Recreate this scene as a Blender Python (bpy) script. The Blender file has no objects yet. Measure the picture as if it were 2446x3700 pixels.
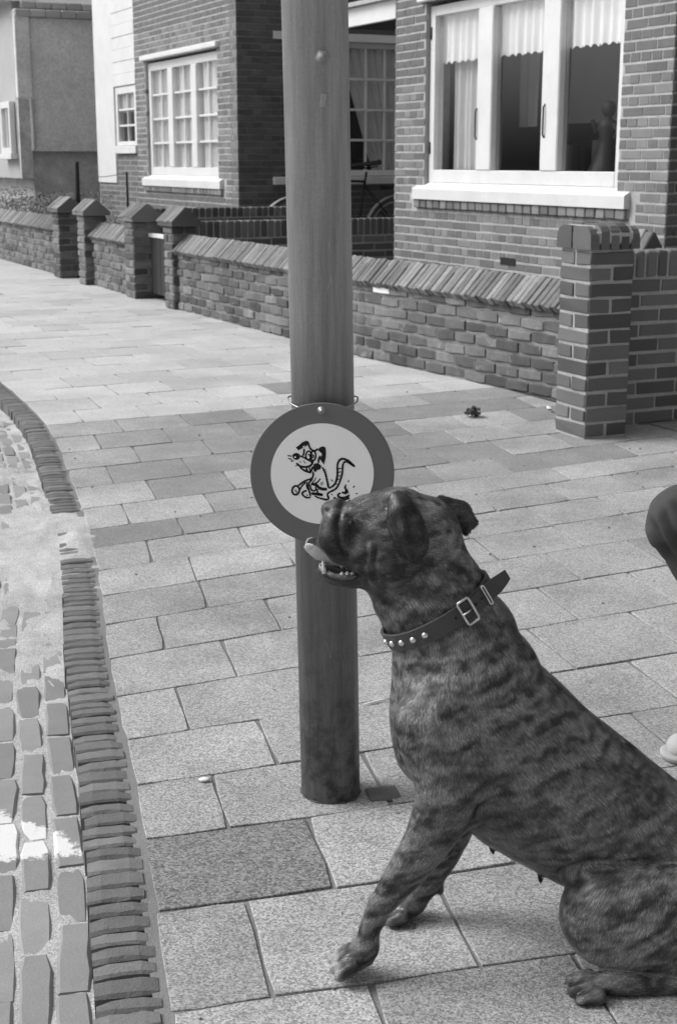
import bpy, bmesh, math, random
import numpy as np
from mathutils import Matrix, Vector

random.seed(7)
RNG = np.random.default_rng(11)
scene = bpy.context.scene
COL = scene.collection

# ------------------------------------------------------------------ camera
cam_d = bpy.data.cameras.new('camera')
cam = bpy.data.objects.new('camera', cam_d)
COL.objects.link(cam)
cam.location = (0.0, 0.0, 1.15)
cam.rotation_euler = (math.radians(90.0 - 13.88), 0.0, 0.0)
cam_d.sensor_fit = 'VERTICAL'
cam_d.sensor_height = 36.0
cam_d.sensor_width = 24.0
cam_d.lens = 50.0
cam_d.clip_start = 0.05
cam_d.clip_end = 400.0
cam_d.dof.use_dof = True
cam_d.dof.focus_distance = 2.25
cam_d.dof.aperture_fstop = 16.0
scene.camera = cam

# ------------------------------------------------------------------ light
SUN_ELEV, SUN_AZ = math.radians(46.0), math.radians(-82.0)     # azimuth measured from +Y towards +X
world = bpy.data.worlds.new('World')
scene.world = world
world.use_nodes = True
wn = world.node_tree
wn.nodes.clear()
w_out = wn.nodes.new('ShaderNodeOutputWorld')
w_bg = wn.nodes.new('ShaderNodeBackground')
w_sky = wn.nodes.new('ShaderNodeTexSky')
w_sky.sky_type = 'NISHITA'
w_sky.sun_disc = False
w_sky.sun_elevation = SUN_ELEV
w_sky.sun_rotation = SUN_AZ
w_sky.air_density = 1.6
w_sky.dust_density = 6.0
w_bw = wn.nodes.new('ShaderNodeRGBToBW')                       # black-and-white film
wn.links.new(w_sky.outputs[0], w_bw.inputs[0])
wn.links.new(w_bw.outputs[0], w_bg.inputs['Color'])
w_bg.inputs['Strength'].default_value = 0.095
wn.links.new(w_bg.outputs[0], w_out.inputs['Surface'])

sun_d = bpy.data.lights.new('sun', 'SUN')
sun_d.energy = 1.45
sun_d.angle = math.radians(32.0)
sun_d.color = (1.0, 1.0, 1.0)
sun = bpy.data.objects.new('sun', sun_d)
COL.objects.link(sun)
_to_sun = Vector((math.sin(SUN_AZ) * math.cos(SUN_ELEV), math.cos(SUN_AZ) * math.cos(SUN_ELEV), math.sin(SUN_ELEV)))
sun.rotation_euler = _to_sun.to_track_quat('Z', 'Y').to_euler()
sun.location = (-6, 2, 9)

scene.view_settings.view_transform = 'Standard'
scene.view_settings.look = 'None'
scene.view_settings.exposure = 0.70
scene.view_settings.gamma = 1.0
scene.view_settings.use_curve_mapping = False

# ------------------------------------------------------------------ street frame
# s runs along the street away from the viewer, n runs from the road towards the houses
A0 = math.radians(25.3)
S2 = (-math.sin(A0), math.cos(A0))
N2 = (math.cos(A0), math.sin(A0))
def W(s, n, z=0.0):
    return Vector((s * S2[0] + n * N2[0], s * S2[1] + n * N2[1], z))
ROT_F = A0 - math.pi / 2       # wall that faces the street: local x to the right as seen, local y into the wall
ROT_P = A0                     # wall that faces down the street towards the viewer
def MX(loc, rotz=0.0):
    return Matrix.Translation(Vector(loc)) @ Matrix.Rotation(rotz, 4, 'Z')

# ------------------------------------------------------------------ materials (all grey: the film is black and white)
def new_mat(name):
    m = bpy.data.materials.new(name)
    m.use_nodes = True
    nt = m.node_tree
    nt.nodes.clear()
    o = nt.nodes.new('ShaderNodeOutputMaterial')
    b = nt.nodes.new('ShaderNodeBsdfPrincipled')
    nt.links.new(b.outputs[0], o.inputs[0])
    return m, nt, b
def nd(nt, t, **kw):
    n = nt.nodes.new(t)
    for k, v in kw.items():
        if k.startswith('i_'):
            n.inputs[k[2:]].default_value = v
        else:
            setattr(n, k, v)
    return n
def math_n(nt, op, a, b=None, c=None, clamp=False):
    n = nt.nodes.new('ShaderNodeMath')
    n.operation = op
    n.use_clamp = clamp
    for i, v in enumerate((a, b, c)):
        if v is None:
            continue
        if isinstance(v, (int, float)):
            n.inputs[i].default_value = v
        else:
            nt.links.new(v, n.inputs[i])
    return n.outputs[0]
def pos_vec(nt, scale=(1, 1, 1)):
    g = nt.nodes.new('ShaderNodeNewGeometry')
    mp = nt.nodes.new('ShaderNodeMapping')
    mp.inputs['Scale'].default_value = scale
    nt.links.new(g.outputs['Position'], mp.inputs['Vector'])
    return mp.outputs[0]
def noise(nt, vec, scale, detail=4.0, rough=0.6):
    n = nt.nodes.new('ShaderNodeTexNoise')
    n.inputs['Scale'].default_value = scale
    n.inputs['Detail'].default_value = detail
    n.inputs['Roughness'].default_value = rough
    nt.links.new(vec, n.inputs['Vector'])
    return n.outputs['Fac']
def var(nt, src, amount):      # 1 + amount * (src - .5) * 2
    return math_n(nt, 'MULTIPLY_ADD', src, 2 * amount, 1 - amount)
def grey(name, base, rough=0.8, rnd=0.0, big=0.0, big_s=3.0, fine=0.0, fine_s=120.0, bump=0.0, bump_s=None, spec=0.35, stretch=(1, 1, 1), speck=0.0, speck_s=300.0, pale=0.0, pale_s=6.0, pale_v=0.5, stain=0.0, stain_s=2.5):
    m, nt, b = new_mat(name)
    pv = pos_vec(nt, stretch)
    v = None
    def mul(x):
        nonlocal v
        v = x if v is None else math_n(nt, 'MULTIPLY', v, x)
    if rnd:
        oi = nt.nodes.new('ShaderNodeObjectInfo')
        mul(var(nt, oi.outputs['Random'], rnd))
    if big:
        mul(var(nt, noise(nt, pv, big_s, 5.0, 0.65), big))
    if stain:
        f = math_n(nt, 'MULTIPLY_ADD', noise(nt, pv, stain_s, 6.0, 0.7), 3.2, -1.25, clamp=True)
        mul(math_n(nt, 'MULTIPLY_ADD', f, -stain, 1.0 + stain * 0.4))
    if fine:
        mul(var(nt, noise(nt, pv, fine_s, 3.0, 0.7), fine))
    if speck:
        vo = nt.nodes.new('ShaderNodeTexVoronoi')
        vo.inputs['Scale'].default_value = speck_s
        nt.links.new(pv, vo.inputs['Vector'])
        sep = nt.nodes.new('ShaderNodeSeparateColor')
        nt.links.new(vo.outputs['Color'], sep.inputs[0])
        mul(var(nt, sep.outputs[0], speck))
    if v is None:
        b.inputs['Base Color'].default_value = (base, base, base, 1)
    else:
        v = math_n(nt, 'MULTIPLY', v, base, clamp=True)
        if pale:               # pale mortar smears, lime bloom
            f = math_n(nt, 'MULTIPLY_ADD', noise(nt, pv, pale_s, 6.0, 0.75), 6.0, -3.0 - (1 - pale) * 1.2, clamp=True)
            v = math_n(nt, 'ADD', math_n(nt, 'MULTIPLY', v, math_n(nt, 'SUBTRACT', 1.0, f)), math_n(nt, 'MULTIPLY', f, pale_v))
        cc = nt.nodes.new('ShaderNodeCombineColor')
        for i in range(3):
            nt.links.new(v, cc.inputs[i])
        nt.links.new(cc.outputs[0], b.inputs['Base Color'])
    b.inputs['Roughness'].default_value = rough
    b.inputs['Specular IOR Level'].default_value = spec
    if bump:
        bp = nt.nodes.new('ShaderNodeBump')
        bp.inputs['Strength'].default_value = bump
        bp.inputs['Distance'].default_value = 0.004
        nt.links.new(noise(nt, pv, bump_s or fine_s, 4.0, 0.7), bp.inputs['Height'])
        nt.links.new(bp.outputs[0], b.inputs['Normal'])
    return m

M = {}
M['slab'] = grey('concrete_slab', 0.31, 0.52, rnd=0.13, big=0.2, big_s=5.0, fine=0.3, fine_s=220, speck=0.5, speck_s=330, bump=0.55, bump_s=260, spec=0.5, stain=0.5, stain_s=1.9)
M['slab_dark'] = grey('dark_concrete_slab', 0.235, 0.55, rnd=0.14, big=0.14, big_s=5.0, fine=0.28, fine_s=220, speck=0.42, speck_s=330, bump=0.5, bump_s=260, spec=0.5, stain=0.35, stain_s=2.3)
M['slab_coarse'] = grey('worn_pebbly_slab', 0.19, 0.85, big=0.18, big_s=7.0, fine=0.3, fine_s=180, speck=0.55, speck_s=260, bump=0.6, bump_s=230, spec=0.25)
M['slab_flare'] = grey('flare_lightened_slab', 0.43, 0.6, rnd=0.10, big=0.14, big_s=5.0, fine=0.24, fine_s=220, speck=0.32, speck_s=330, bump=0.3, bump_s=260, spec=0.4, stain=0.28, stain_s=1.6)  # lens flare over the distant paving, put into a lighter slab colour
M['sand'] = grey('jointing_sand', 0.4, 0.95, big=0.3, big_s=9.0, fine=0.4, fine_s=240, speck=0.35, speck_s=500, bump=0.7, bump_s=200, spec=0.15, stain=0.25, stain_s=4.0)
M['joint'] = grey('sandy_joint', 0.2, 0.95, big=0.5, big_s=2.2, fine=0.4, fine_s=240, bump=0.7, bump_s=200, spec=0.1)
M['soil'] = grey('garden_soil', 0.10, 0.95, big=0.4, big_s=3.0, fine=0.5, fine_s=60, bump=0.8, bump_s=60, spec=0.1)
M['kerb'] = grey('kerb_brick', 0.15, 0.8, rnd=0.22, big=0.25, big_s=18.0, fine=0.32, fine_s=260, bump=0.7, bump_s=220, spec=0.3, stain=0.25, stain_s=8.0)
M['wall_brick'] = grey('old_wall_brick', 0.135, 0.88, rnd=0.5, big=0.3, big_s=16.0, fine=0.35, fine_s=170, bump=0.9, bump_s=130, spec=0.2, pale=0.55, pale_s=9.0, pale_v=0.36, stain=0.5, stain_s=2.6)
M['wall_mortar'] = grey('old_wall_mortar', 0.22, 0.95, big=0.55, big_s=8.0, fine=0.3, fine_s=150, bump=0.9, bump_s=120, spec=0.1, stain=0.3, stain_s=5.0)
M['cope'] = grey('coping_brick', 0.2, 0.85, rnd=0.36, big=0.35, big_s=22.0, fine=0.4, fine_s=200, bump=0.9, bump_s=160, spec=0.25, pale=0.30, pale_s=14.0, pale_v=0.5, stain=0.3, stain_s=5.0)
M['pillar_brick'] = grey('pillar_brick', 0.125, 0.85, rnd=0.4, big=0.22, big_s=14.0, fine=0.32, fine_s=190, bump=0.8, bump_s=150, spec=0.25, stain=0.25, stain_s=7.0)
M['pillar_mortar'] = grey('pillar_mortar', 0.37, 0.95, big=0.2, big_s=12.0, fine=0.4, fine_s=150, bump=0.8, bump_s=120, spec=0.1, stain=0.25, stain_s=9.0)
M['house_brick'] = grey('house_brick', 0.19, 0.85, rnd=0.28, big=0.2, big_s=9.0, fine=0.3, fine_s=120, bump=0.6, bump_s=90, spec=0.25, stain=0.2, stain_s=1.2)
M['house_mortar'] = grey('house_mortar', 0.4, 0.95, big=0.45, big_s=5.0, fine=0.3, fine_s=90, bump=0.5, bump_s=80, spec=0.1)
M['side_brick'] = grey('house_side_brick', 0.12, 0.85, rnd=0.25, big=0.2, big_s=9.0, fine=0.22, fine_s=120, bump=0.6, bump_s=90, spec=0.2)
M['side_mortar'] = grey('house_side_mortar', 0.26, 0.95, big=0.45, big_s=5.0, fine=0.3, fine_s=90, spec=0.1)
M['paint'] = grey('white_gloss_paint', 0.68, 0.4, big=0.08, big_s=4.0, fine=0.04, fine_s=60, bump=0.05, bump_s=60, spec=0.5, stain=0.12, stain_s=3.0)
M['plaster'] = grey('rough_grey_plaster', 0.68, 0.95, big=0.2, big_s=6.0, fine=0.42, fine_s=26, bump=1.0, bump_s=30, spec=0.1, stain=0.25, stain_s=1.3)
M['plaster_low'] = grey('stained_lower_plaster', 0.50, 0.95, big=0.5, big_s=5.0, fine=0.42, fine_s=26, bump=1.0, bump_s=30, spec=0.1, stain=0.3, stain_s=2.2)
M['plaster_pale'] = grey('pale_plaster', 0.4, 0.95, big=0.2, big_s=2.5, fine=0.2, fine_s=50, bump=0.6, bump_s=45, spec=0.1)
M['tile'] = grey('roof_tile', 0.42, 0.8, rnd=0.2, big=0.25, big_s=10.0, fine=0.2, fine_s=60, bump=0.4, bump_s=50)
M['net'] = grey('net_curtain', 0.92, 0.95, big=0.1, big_s=6.0, fine=0.14, fine_s=160, spec=0.05)
M['drape'] = grey('drape', 0.72, 0.95, big=0.1, big_s=6.0, fine=0.1, fine_s=90, spec=0.05)
M['room'] = grey('room_wall', 0.2, 0.9, big=0.2, big_s=2.0)
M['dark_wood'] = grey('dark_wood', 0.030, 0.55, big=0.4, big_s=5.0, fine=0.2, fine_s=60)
M['black_iron'] = grey('black_iron', 0.018, 0.6, big=0.4, big_s=12.0, fine=0.2, fine_s=90)
M['chrome'] = grey('bright_metal', 0.62, 0.28, big=0.1, big_s=30.0)
M['chrome'].node_tree.nodes['Principled BSDF'].inputs['Metallic'].default_value = 1.0
M['rubber'] = grey('tyre_rubber', 0.1, 0.7, big=0.2, big_s=20.0)
M['sole_glint'] = grey('pale_sole_and_glint', 0.34, 0.7, big=0.2, big_s=20.0)  # pale shoe sole; also the highlight colour painted on the mudguards
M['leather'] = grey('collar_leather', 0.045, 0.5, big=0.25, big_s=60.0, fine=0.25, fine_s=500, bump=0.35, bump_s=420, spec=0.45)
M['sign_ring'] = grey('sign_ring_enamel', 0.15, 0.6, big=0.05, big_s=20.0, fine=0.06, fine_s=260, spec=0.45)
M['sign_white'] = grey('sign_white_enamel', 0.92, 0.75, big=0.035, big_s=25.0, fine=0.03, fine_s=260, spec=0.25)
M['ink'] = grey('sign_black_print', 0.008, 0.5, spec=0.3)
M['wire'] = grey('galvanised_wire', 0.36, 0.45, big=0.3, big_s=60.0)
M['wire'].node_tree.nodes['Principled BSDF'].inputs['Metallic'].default_value = 0.7
M['twig'] = grey('bleached_wood', 0.72, 0.8, big=0.2, big_s=80.0)
M['leaf_dead'] = grey('dead_leaf', 0.07, 0.8, big=0.5, big_s=60.0)
M['grass'] = grey('hedge_leaf', 0.12, 0.7, rnd=0.2, big=0.6, big_s=5.0, fine=0.4, fine_s=40)
M['trouser'] = grey('dark_trouser_cloth', 0.070, 0.9, big=0.16, big_s=14.0, fine=0.3, fine_s=620, bump=0.4, bump_s=600, spec=0.15)
M['jacket'] = grey('wool_jacket', 0.16, 0.95, big=0.15, big_s=10.0, fine=0.3, fine_s=420, bump=0.4, bump_s=420, spec=0.1)
M['skin'] = grey('skin', 0.42, 0.55, big=0.08, big_s=18.0, fine=0.06, fine_s=250, spec=0.4)
M['hair'] = grey('dark_hair', 0.03, 0.6, fine=0.5, fine_s=160, bump=0.9, bump_s=140, stretch=(1, 1, 0.25))
M['shoe'] = grey('pale_canvas', 0.4, 0.8, big=0.08, big_s=14.0, fine=0.15, fine_s=500, bump=0.3, bump_s=480)
M['tongue'] = grey('tongue', 0.34, 0.38, big=0.12, big_s=50.0, fine=0.16, fine_s=420, bump=0.3, bump_s=420, spec=0.55)
M['tooth'] = grey('tooth_enamel', 0.55, 0.25, big=0.1, big_s=80.0, spec=0.6)
M['wet'] = grey('wet_dark_skin', 0.022, 0.30, big=0.3, big_s=70.0, fine=0.3, fine_s=350, bump=0.5, bump_s=300, spec=0.6)
M['gum'] = grey('wet_gum', 0.075, 0.2, big=0.5, big_s=110.0, bump=0.8, bump_s=170, spec=0.8)

def glass_mat():
    m = bpy.data.materials.new('window_glass')
    m.use_nodes = True
    nt = m.node_tree
    nt.nodes.clear()
    o = nt.nodes.new('ShaderNodeOutputMaterial')
    tr = nt.nodes.new('ShaderNodeBsdfTransparent')
    tr.inputs[0].default_value = (0.97, 0.97, 0.97, 1)
    gl = nt.nodes.new('ShaderNodeBsdfGlossy')
    gl.inputs['Roughness'].default_value = 0.02
    lw = nt.nodes.new('ShaderNodeLayerWeight')
    lw.inputs['Blend'].default_value = 0.5
    fr = math_n(nt, 'MULTIPLY_ADD', math_n(nt, 'POWER', lw.outputs['Facing'], 3.0), 0.6, 0.04)
    mx = nt.nodes.new('ShaderNodeMixShader')
    nt.links.new(fr, mx.inputs[0])
    nt.links.new(tr.outputs[0], mx.inputs[1])
    nt.links.new(gl.outputs[0], mx.inputs[2])
    nt.links.new(mx.outputs[0], o.inputs[0])
    return m
M['glass'] = glass_mat()

def brickwork_mat(name, base, mortar):
    # far or unseen brickwork, where single bricks cannot be told apart
    m, nt, b = new_mat(name)
    tc = nt.nodes.new('ShaderNodeTexCoord')
    sep = nt.nodes.new('ShaderNodeSeparateXYZ')
    nt.links.new(tc.outputs['Object'], sep.inputs[0])
    xy = math_n(nt, 'ADD', sep.outputs[0], sep.outputs[1])
    cv = nt.nodes.new('ShaderNodeCombineXYZ')
    nt.links.new(xy, cv.inputs[0])
    nt.links.new(sep.outputs[2], cv.inputs[1])
    br = nt.nodes.new('ShaderNodeTexBrick')
    br.inputs['Scale'].default_value = 1.0
    br.inputs['Brick Width'].default_value = 0.22
    br.inputs['Row Height'].default_value = 0.064
    br.inputs['Mortar Size'].default_value = 0.006
    br.inputs['Color1'].default_value = (base, base, base, 1)
    br.inputs['Color2'].default_value = (base * .7, base * .7, base * .7, 1)
    br.inputs['Mortar'].default_value = (mortar, mortar, mortar, 1)
    nt.links.new(cv.outputs[0], br.inputs['Vector'])
    nt.links.new(br.outputs['Color'], b.inputs['Base Color'])
    b.inputs['Roughness'].default_value = 0.9
    return m
M['brickwork'] = brickwork_mat('far_brickwork', 0.15, 0.28)

def road_brick_mat():
    # road bricks, some of them splashed with white road paint
    m, nt, b = new_mat('road_brick')
    pv = pos_vec(nt)
    oi = nt.nodes.new('ShaderNodeObjectInfo')
    v = var(nt, oi.outputs['Random'], 0.16)
    v = math_n(nt, 'MULTIPLY', v, var(nt, noise(nt, pv, 12.0, 5.0, 0.65), 0.2))
    v = math_n(nt, 'MULTIPLY', v, var(nt, noise(nt, pv, 240.0, 3.0, 0.7), 0.2))
    v = math_n(nt, 'MULTIPLY', v, 0.24)
    g = nt.nodes.new('ShaderNodeNewGeometry')
    sep = nt.nodes.new('ShaderNodeSeparateXYZ')
    nt.links.new(g.outputs['Position'], sep.inputs[0])
    # a worn band of paint that crosses the gutter: distance to the line through (-.62,2.37) and (-.42,2.27)
    dx, dy = 0.894, -0.447
    d = math_n(nt, 'ADD', math_n(nt, 'MULTIPLY', sep.outputs[0], -dy), math_n(nt, 'MULTIPLY', sep.outputs[1], dx))
    d = math_n(nt, 'SUBTRACT', d, -dy * -0.56 + dx * 2.36)
    d = math_n(nt, 'ABSOLUTE', d)
    al = math_n(nt, 'ADD', math_n(nt, 'MULTIPLY', sep.outputs[0], dx), math_n(nt, 'MULTIPLY', sep.outputs[1], dy))
    al = math_n(nt, 'SUBTRACT', al, dx * -0.56 + dy * 2.36)
    fade = math_n(nt, 'MULTIPLY', math_n(nt, 'MAXIMUM', al, 0.0), 0.55)
    t = math_n(nt, 'SUBTRACT', 0.078, math_n(nt, 'ADD', d, fade))
    t = math_n(nt, 'ADD', t, math_n(nt, 'MULTIPLY_ADD', noise(nt, pv, 14.0, 6.0, 0.8), 0.16, -0.085))
    t = math_n(nt, 'MULTIPLY', t, 90.0, clamp=True)
    v = math_n(nt, 'ADD', math_n(nt, 'MULTIPLY', v, math_n(nt, 'SUBTRACT', 1.0, t)), math_n(nt, 'MULTIPLY', t, 0.64))
    cc = nt.nodes.new('ShaderNodeCombineColor')
    for i in range(3):
        nt.links.new(v, cc.inputs[i])
    nt.links.new(cc.outputs[0], b.inputs['Base Color'])
    b.inputs['Roughness'].default_value = 0.75
    b.inputs['Specular IOR Level'].default_value = 0.3
    bp = nt.nodes.new('ShaderNodeBump')
    bp.inputs['Strength'].default_value = 0.45
    bp.inputs['Distance'].default_value = 0.003
    nt.links.new(noise(nt, pv, 220.0, 4.0, 0.7), bp.inputs['Height'])
    nt.links.new(bp.outputs[0], b.inputs['Normal'])
    return m
M['road_brick'] = road_brick_mat()

def pole_mat():
    m, nt, b = new_mat('weathered_pole_paint')
    pv = pos_vec(nt, (1, 1, 0.06))
    pv2 = pos_vec(nt)
    g = nt.nodes.new('ShaderNodeNewGeometry')
    sep = nt.nodes.new('ShaderNodeSeparateXYZ')
    nt.links.new(g.outputs['Position'], sep.inputs[0])
    streak = noise(nt, pv, 60.0, 5.0, 0.7)
    blot = noise(nt, pv2, 22.0, 6.0, 0.72)
    fine = noise(nt, pv2, 260.0, 3.0, 0.7)
    # darker tone below about 0.75 m
    hz = math_n(nt, 'MULTIPLY_ADD', sep.outputs[2], 4.0, -2.6, clamp=True)
    base = math_n(nt, 'MULTIPLY_ADD', hz, 0.15, 0.155)
    v = math_n(nt, 'MULTIPLY', base, var(nt, streak, 0.75))
    v = math_n(nt, 'MULTIPLY', v, var(nt, fine, 0.22))
    # rust and scuffs near the foot
    low = math_n(nt, 'MULTIPLY_ADD', sep.outputs[2], -2.6, 1.0, clamp=True)
    ru = math_n(nt, 'MULTIPLY_ADD', blot, 8.0, -3.7, clamp=True)
    ru = math_n(nt, 'MULTIPLY', ru, low)
    v = math_n(nt, 'MULTIPLY', v, math_n(nt, 'MULTIPLY_ADD', ru, -0.72, 1.0))
    # thin pale scratches
    pv3 = pos_vec(nt, (1.0, 1.0, 0.07))
    sc = noise(nt, pv3, 46.0, 1.0, 0.4)
    sc = math_n(nt, 'ABSOLUTE', math_n(nt, 'SUBTRACT', sc, 0.5))
    sc = math_n(nt, 'MULTIPLY_ADD', sc, -170.0, 1.0, clamp=True)
    sc = math_n(nt, 'MULTIPLY', sc, math_n(nt, 'MULTIPLY_ADD', noise(nt, pv2, 9.0, 3.0), 5.0, -2.3, clamp=True))
    v = math_n(nt, 'MULTIPLY_ADD', sc, 0.13, v)
    cc = nt.nodes.new('ShaderNodeCombineColor')
    for i in range(3):
        nt.links.new(v, cc.inputs[i])
    nt.links.new(cc.outputs[0], b.inputs['Base Color'])
    b.inputs['Roughness'].default_value = 0.5
    b.inputs['Specular IOR Level'].default_value = 0.4
    bp = nt.nodes.new('ShaderNodeBump')
    bp.inputs['Strength'].default_value = 0.25
    bp.inputs['Distance'].default_value = 0.002
    nt.links.new(blot, bp.inputs['Height'])
    nt.links.new(bp.outputs[0], b.inputs['Normal'])
    return m
M['pole'] = pole_mat()

def vcol_mat(name, rough=0.55, spec=0.35, bump=0.0, bump_s=300.0, sheen=0.0):
    m, nt, b = new_mat(name)
    at = nt.nodes.new('ShaderNodeAttribute')
    at.attribute_name = 'tone'
    cc = nt.nodes.new('ShaderNodeCombineColor')
    for i in range(3):
        nt.links.new(at.outputs['Fac'], cc.inputs[i])
    nt.links.new(cc.outputs[0], b.inputs['Base Color'])
    b.inputs['Roughness'].default_value = rough
    b.inputs['Specular IOR Level'].default_value = spec
    if bump:
        bp = nt.nodes.new('ShaderNodeBump')
        bp.inputs['Strength'].default_value = bump
        bp.inputs['Distance'].default_value = 0.003
        nt.links.new(noise(nt, pos_vec(nt), bump_s, 4.0, 0.7), bp.inputs['Height'])
        nt.links.new(bp.outputs[0], b.inputs['Normal'])
    return m
M['coat'] = vcol_mat('brindle_coat', 0.5, 0.3, 0.18, 260.0)
M['fur'] = vcol_mat('brindle_hair', 0.32, 0.6)

# ------------------------------------------------------------------ mesh helpers
class MB:
    def __init__(self):
        self.v = []
        self.f = []
        self.sm = []
    def add(self, vs, fs, smooth=False):
        o = len(self.v)
        self.v += [tuple(p) for p in vs]
        self.f += [tuple(i + o for i in f) for f in fs]
        self.sm += [smooth] * len(fs)
        return self
    def box(self, x0, x1, y0, y1, z0, z1, mx=None):
        vs = [Vector((x, y, z)) for z in (z0, z1) for y in (y0, y1) for x in (x0, x1)]
        if mx is not None:
            vs = [mx @ p for p in vs]
        return self.add(vs, [(0, 2, 3, 1), (4, 5, 7, 6), (0, 1, 5, 4), (2, 6, 7, 3), (0, 4, 6, 2), (1, 3, 7, 5)])
    def cbox(self, x0, x1, y0, y1, z0, z1, c, jit=0.0, mx=None, rnd=random):
        lo, hi = (x0, y0, z0), (x1, y1, z1)
        J = {}
        vs, idx = [], {}
        for sx in (0, 1):
            for sy in (0, 1):
                for sz in (0, 1):
                    s3 = (sx, sy, sz)
                    jv = [rnd.uniform(-jit, jit) for _ in range(3)]
                    for ax in range(3):
                        p = []
                        for a in range(3):
                            e = (lo, hi)[s3[a]][a]
                            if a != ax:
                                e += c * (1 if s3[a] == 0 else -1)
                            p.append(e + jv[a])
                        idx[(s3, ax)] = len(vs)
                        vs.append(Vector(p))
        fs = []
        for ax in range(3):
            u, w = (ax + 1) % 3, (ax + 2) % 3
            for sd in (0, 1):
                q = []
                for (a, b) in ((0, 0), (1, 0), (1, 1), (0, 1)):
                    s3 = [0, 0, 0]; s3[ax] = sd; s3[u] = a; s3[w] = b
                    q.append(idx[(tuple(s3), ax)])
                fs.append(q if sd else q[::-1])
        for ax in range(3):            # edges running along ax
            u, w = (ax + 1) % 3, (ax + 2) % 3
            for a in (0, 1):
                for b in (0, 1):
                    s0 = [0, 0, 0]; s0[u] = a; s0[w] = b
                    s1 = list(s0); s1[ax] = 1
                    s0, s1 = tuple(s0), tuple(s1)
                    q = [idx[(s0, u)], idx[(s1, u)], idx[(s1, w)], idx[(s0, w)]]
                    fs.append(q if (a == b) else q[::-1])
        for s3 in [(x, y, z) for x in (0, 1) for y in (0, 1) for z in (0, 1)]:
            t = [idx[(s3, 0)], idx[(s3, 1)], idx[(s3, 2)]]
            fs.append(t if sum(s3) % 2 else t[::-1])
        if mx is not None:
            vs = [mx @ p for p in vs]
        return self.add(vs, fs)
    def worn(self, L, T, Hd, c, jit, mx=None, rnd=random, st=5, front_wear=1.0):
        """worn brick: long axis x, thickness y, face up at z = 0, body down to -Hd"""
        vs = []
        for i in range(st):
            u = i / (st - 1)
            x = (u - .5) * L
            e = 1.0 if 0 < i < st - 1 else 0.0
            wl, wr = (rnd.uniform(-jit, jit * .4) for _ in range(2))
            zt = rnd.uniform(-jit * .35, 0) * front_wear - (0 if e else c * rnd.uniform(.5, 1.3))
            h = T / 2 - (0 if e else c * rnd.uniform(.2, .8))
            ci = c * rnd.uniform(.7, 1.5)
            xx = x + rnd.uniform(-jit, jit) * .5
            vs += [(xx, -h - wl, -Hd), (xx, -h - wl, zt - ci), (xx, -h - wl + ci, zt), (xx, h + wr - ci, zt), (xx, h + wr, zt - ci), (xx, h + wr, -Hd)]
        vs = [Vector(v) for v in vs]
        if mx is not None:
            vs = [mx @ v for v in vs]
        fs = []
        for i in range(st - 1):
            for k in range(5):
                a = i * 6 + k
                fs.append((a, a + 1, a + 7, a + 6))
        fs.append(tuple(range(6))[::-1]); fs.append(tuple(range((st - 1) * 6, st * 6)))
        return self.add(vs, fs)
    def prism(self, poly, x0, x1, mx=None):
        # poly: (y, z) points counter-clockwise seen from +x
        n = len(poly)
        vs = [Vector((x0, y, z)) for y, z in poly] + [Vector((x1, y, z)) for y, z in poly]
        if mx is not None:
            vs = [mx @ p for p in vs]
        fs = [tuple(range(n))[::-1], tuple(range(n, 2 * n))]
        fs += [(i, (i + 1) % n, n + (i + 1) % n, n + i) for i in range(n)]
        return self.add(vs, fs)
    def tube(self, pts, rad, seg=8, closed=False, caps=True, flat=1.0):
        pts = [Vector(p) for p in pts]
        n = len(pts)
        if isinstance(rad, (int, float)):
            rad = [rad] * n
        up = Vector((0, 0, 1))
        vs = []
        prev = None
        for i, p in enumerate(pts):
            a = pts[(i - 1) % n] if (closed or i) else p
            b = pts[(i + 1) % n] if (closed or i < n - 1) else p
            t = (b - a).normalized()
            if prev is None:
                ref = up if abs(t.dot(up)) < 0.9 else Vector((1, 0, 0))
                u = t.cross(ref).normalized()
            else:
                u = (prev - t * prev.dot(t)).normalized()
            prev = u
            w = t.cross(u)
            for k in range(seg):
                th = 2 * math.pi * k / seg
                vs.append(p + u * math.cos(th) * rad[i] + w * math.sin(th) * rad[i] * flat)
        fs = []
        for i in range(n if closed else n - 1):
            j = (i + 1) % n
            for k in range(seg):
                k2 = (k + 1) % seg
                fs.append((i * seg + k, i * seg + k2, j * seg + k2, j * seg + k))
        if caps and not closed:
            fs.append(tuple(range(seg))[::-1])
            fs.append(tuple(range((n - 1) * seg, n * seg)))
        return self.add(vs, fs, True)
    def lathe(self, prof, seg=24, mx=None, smooth=True):
        # prof: (radius, z)
        vs, n = [], len(prof)
        for k in range(seg):
            th = 2 * math.pi * k / seg
            for r, z in prof:
                vs.append(Vector((r * math.cos(th), r * math.sin(th), z)))
        fs = []
        for k in range(seg):
            k2 = (k + 1) % seg
            for i in range(n - 1):
                fs.append((k * n + i, k2 * n + i, k2 * n + i + 1, k * n + i + 1))
        if mx is not None:
            vs = [mx @ p for p in vs]
        return self.add(vs, fs, smooth)
    def mesh(self, name):
        me = bpy.data.meshes.new(name)
        me.from_pydata([tuple(p) for p in self.v], [], self.f)
        me.polygons.foreach_set('use_smooth', self.sm)
        if len(self.v) < 4000:
            bm = bmesh.new(); bm.from_mesh(me)
            bmesh.ops.recalc_face_normals(bm, faces=bm.faces)
            bm.to_mesh(me); bm.free()
        me.update()
        return me
    def build(self, name, mat, parent=None, mx=None, **tags):
        return obj(name, self.mesh(name), mat, parent, mx, **tags)

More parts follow.
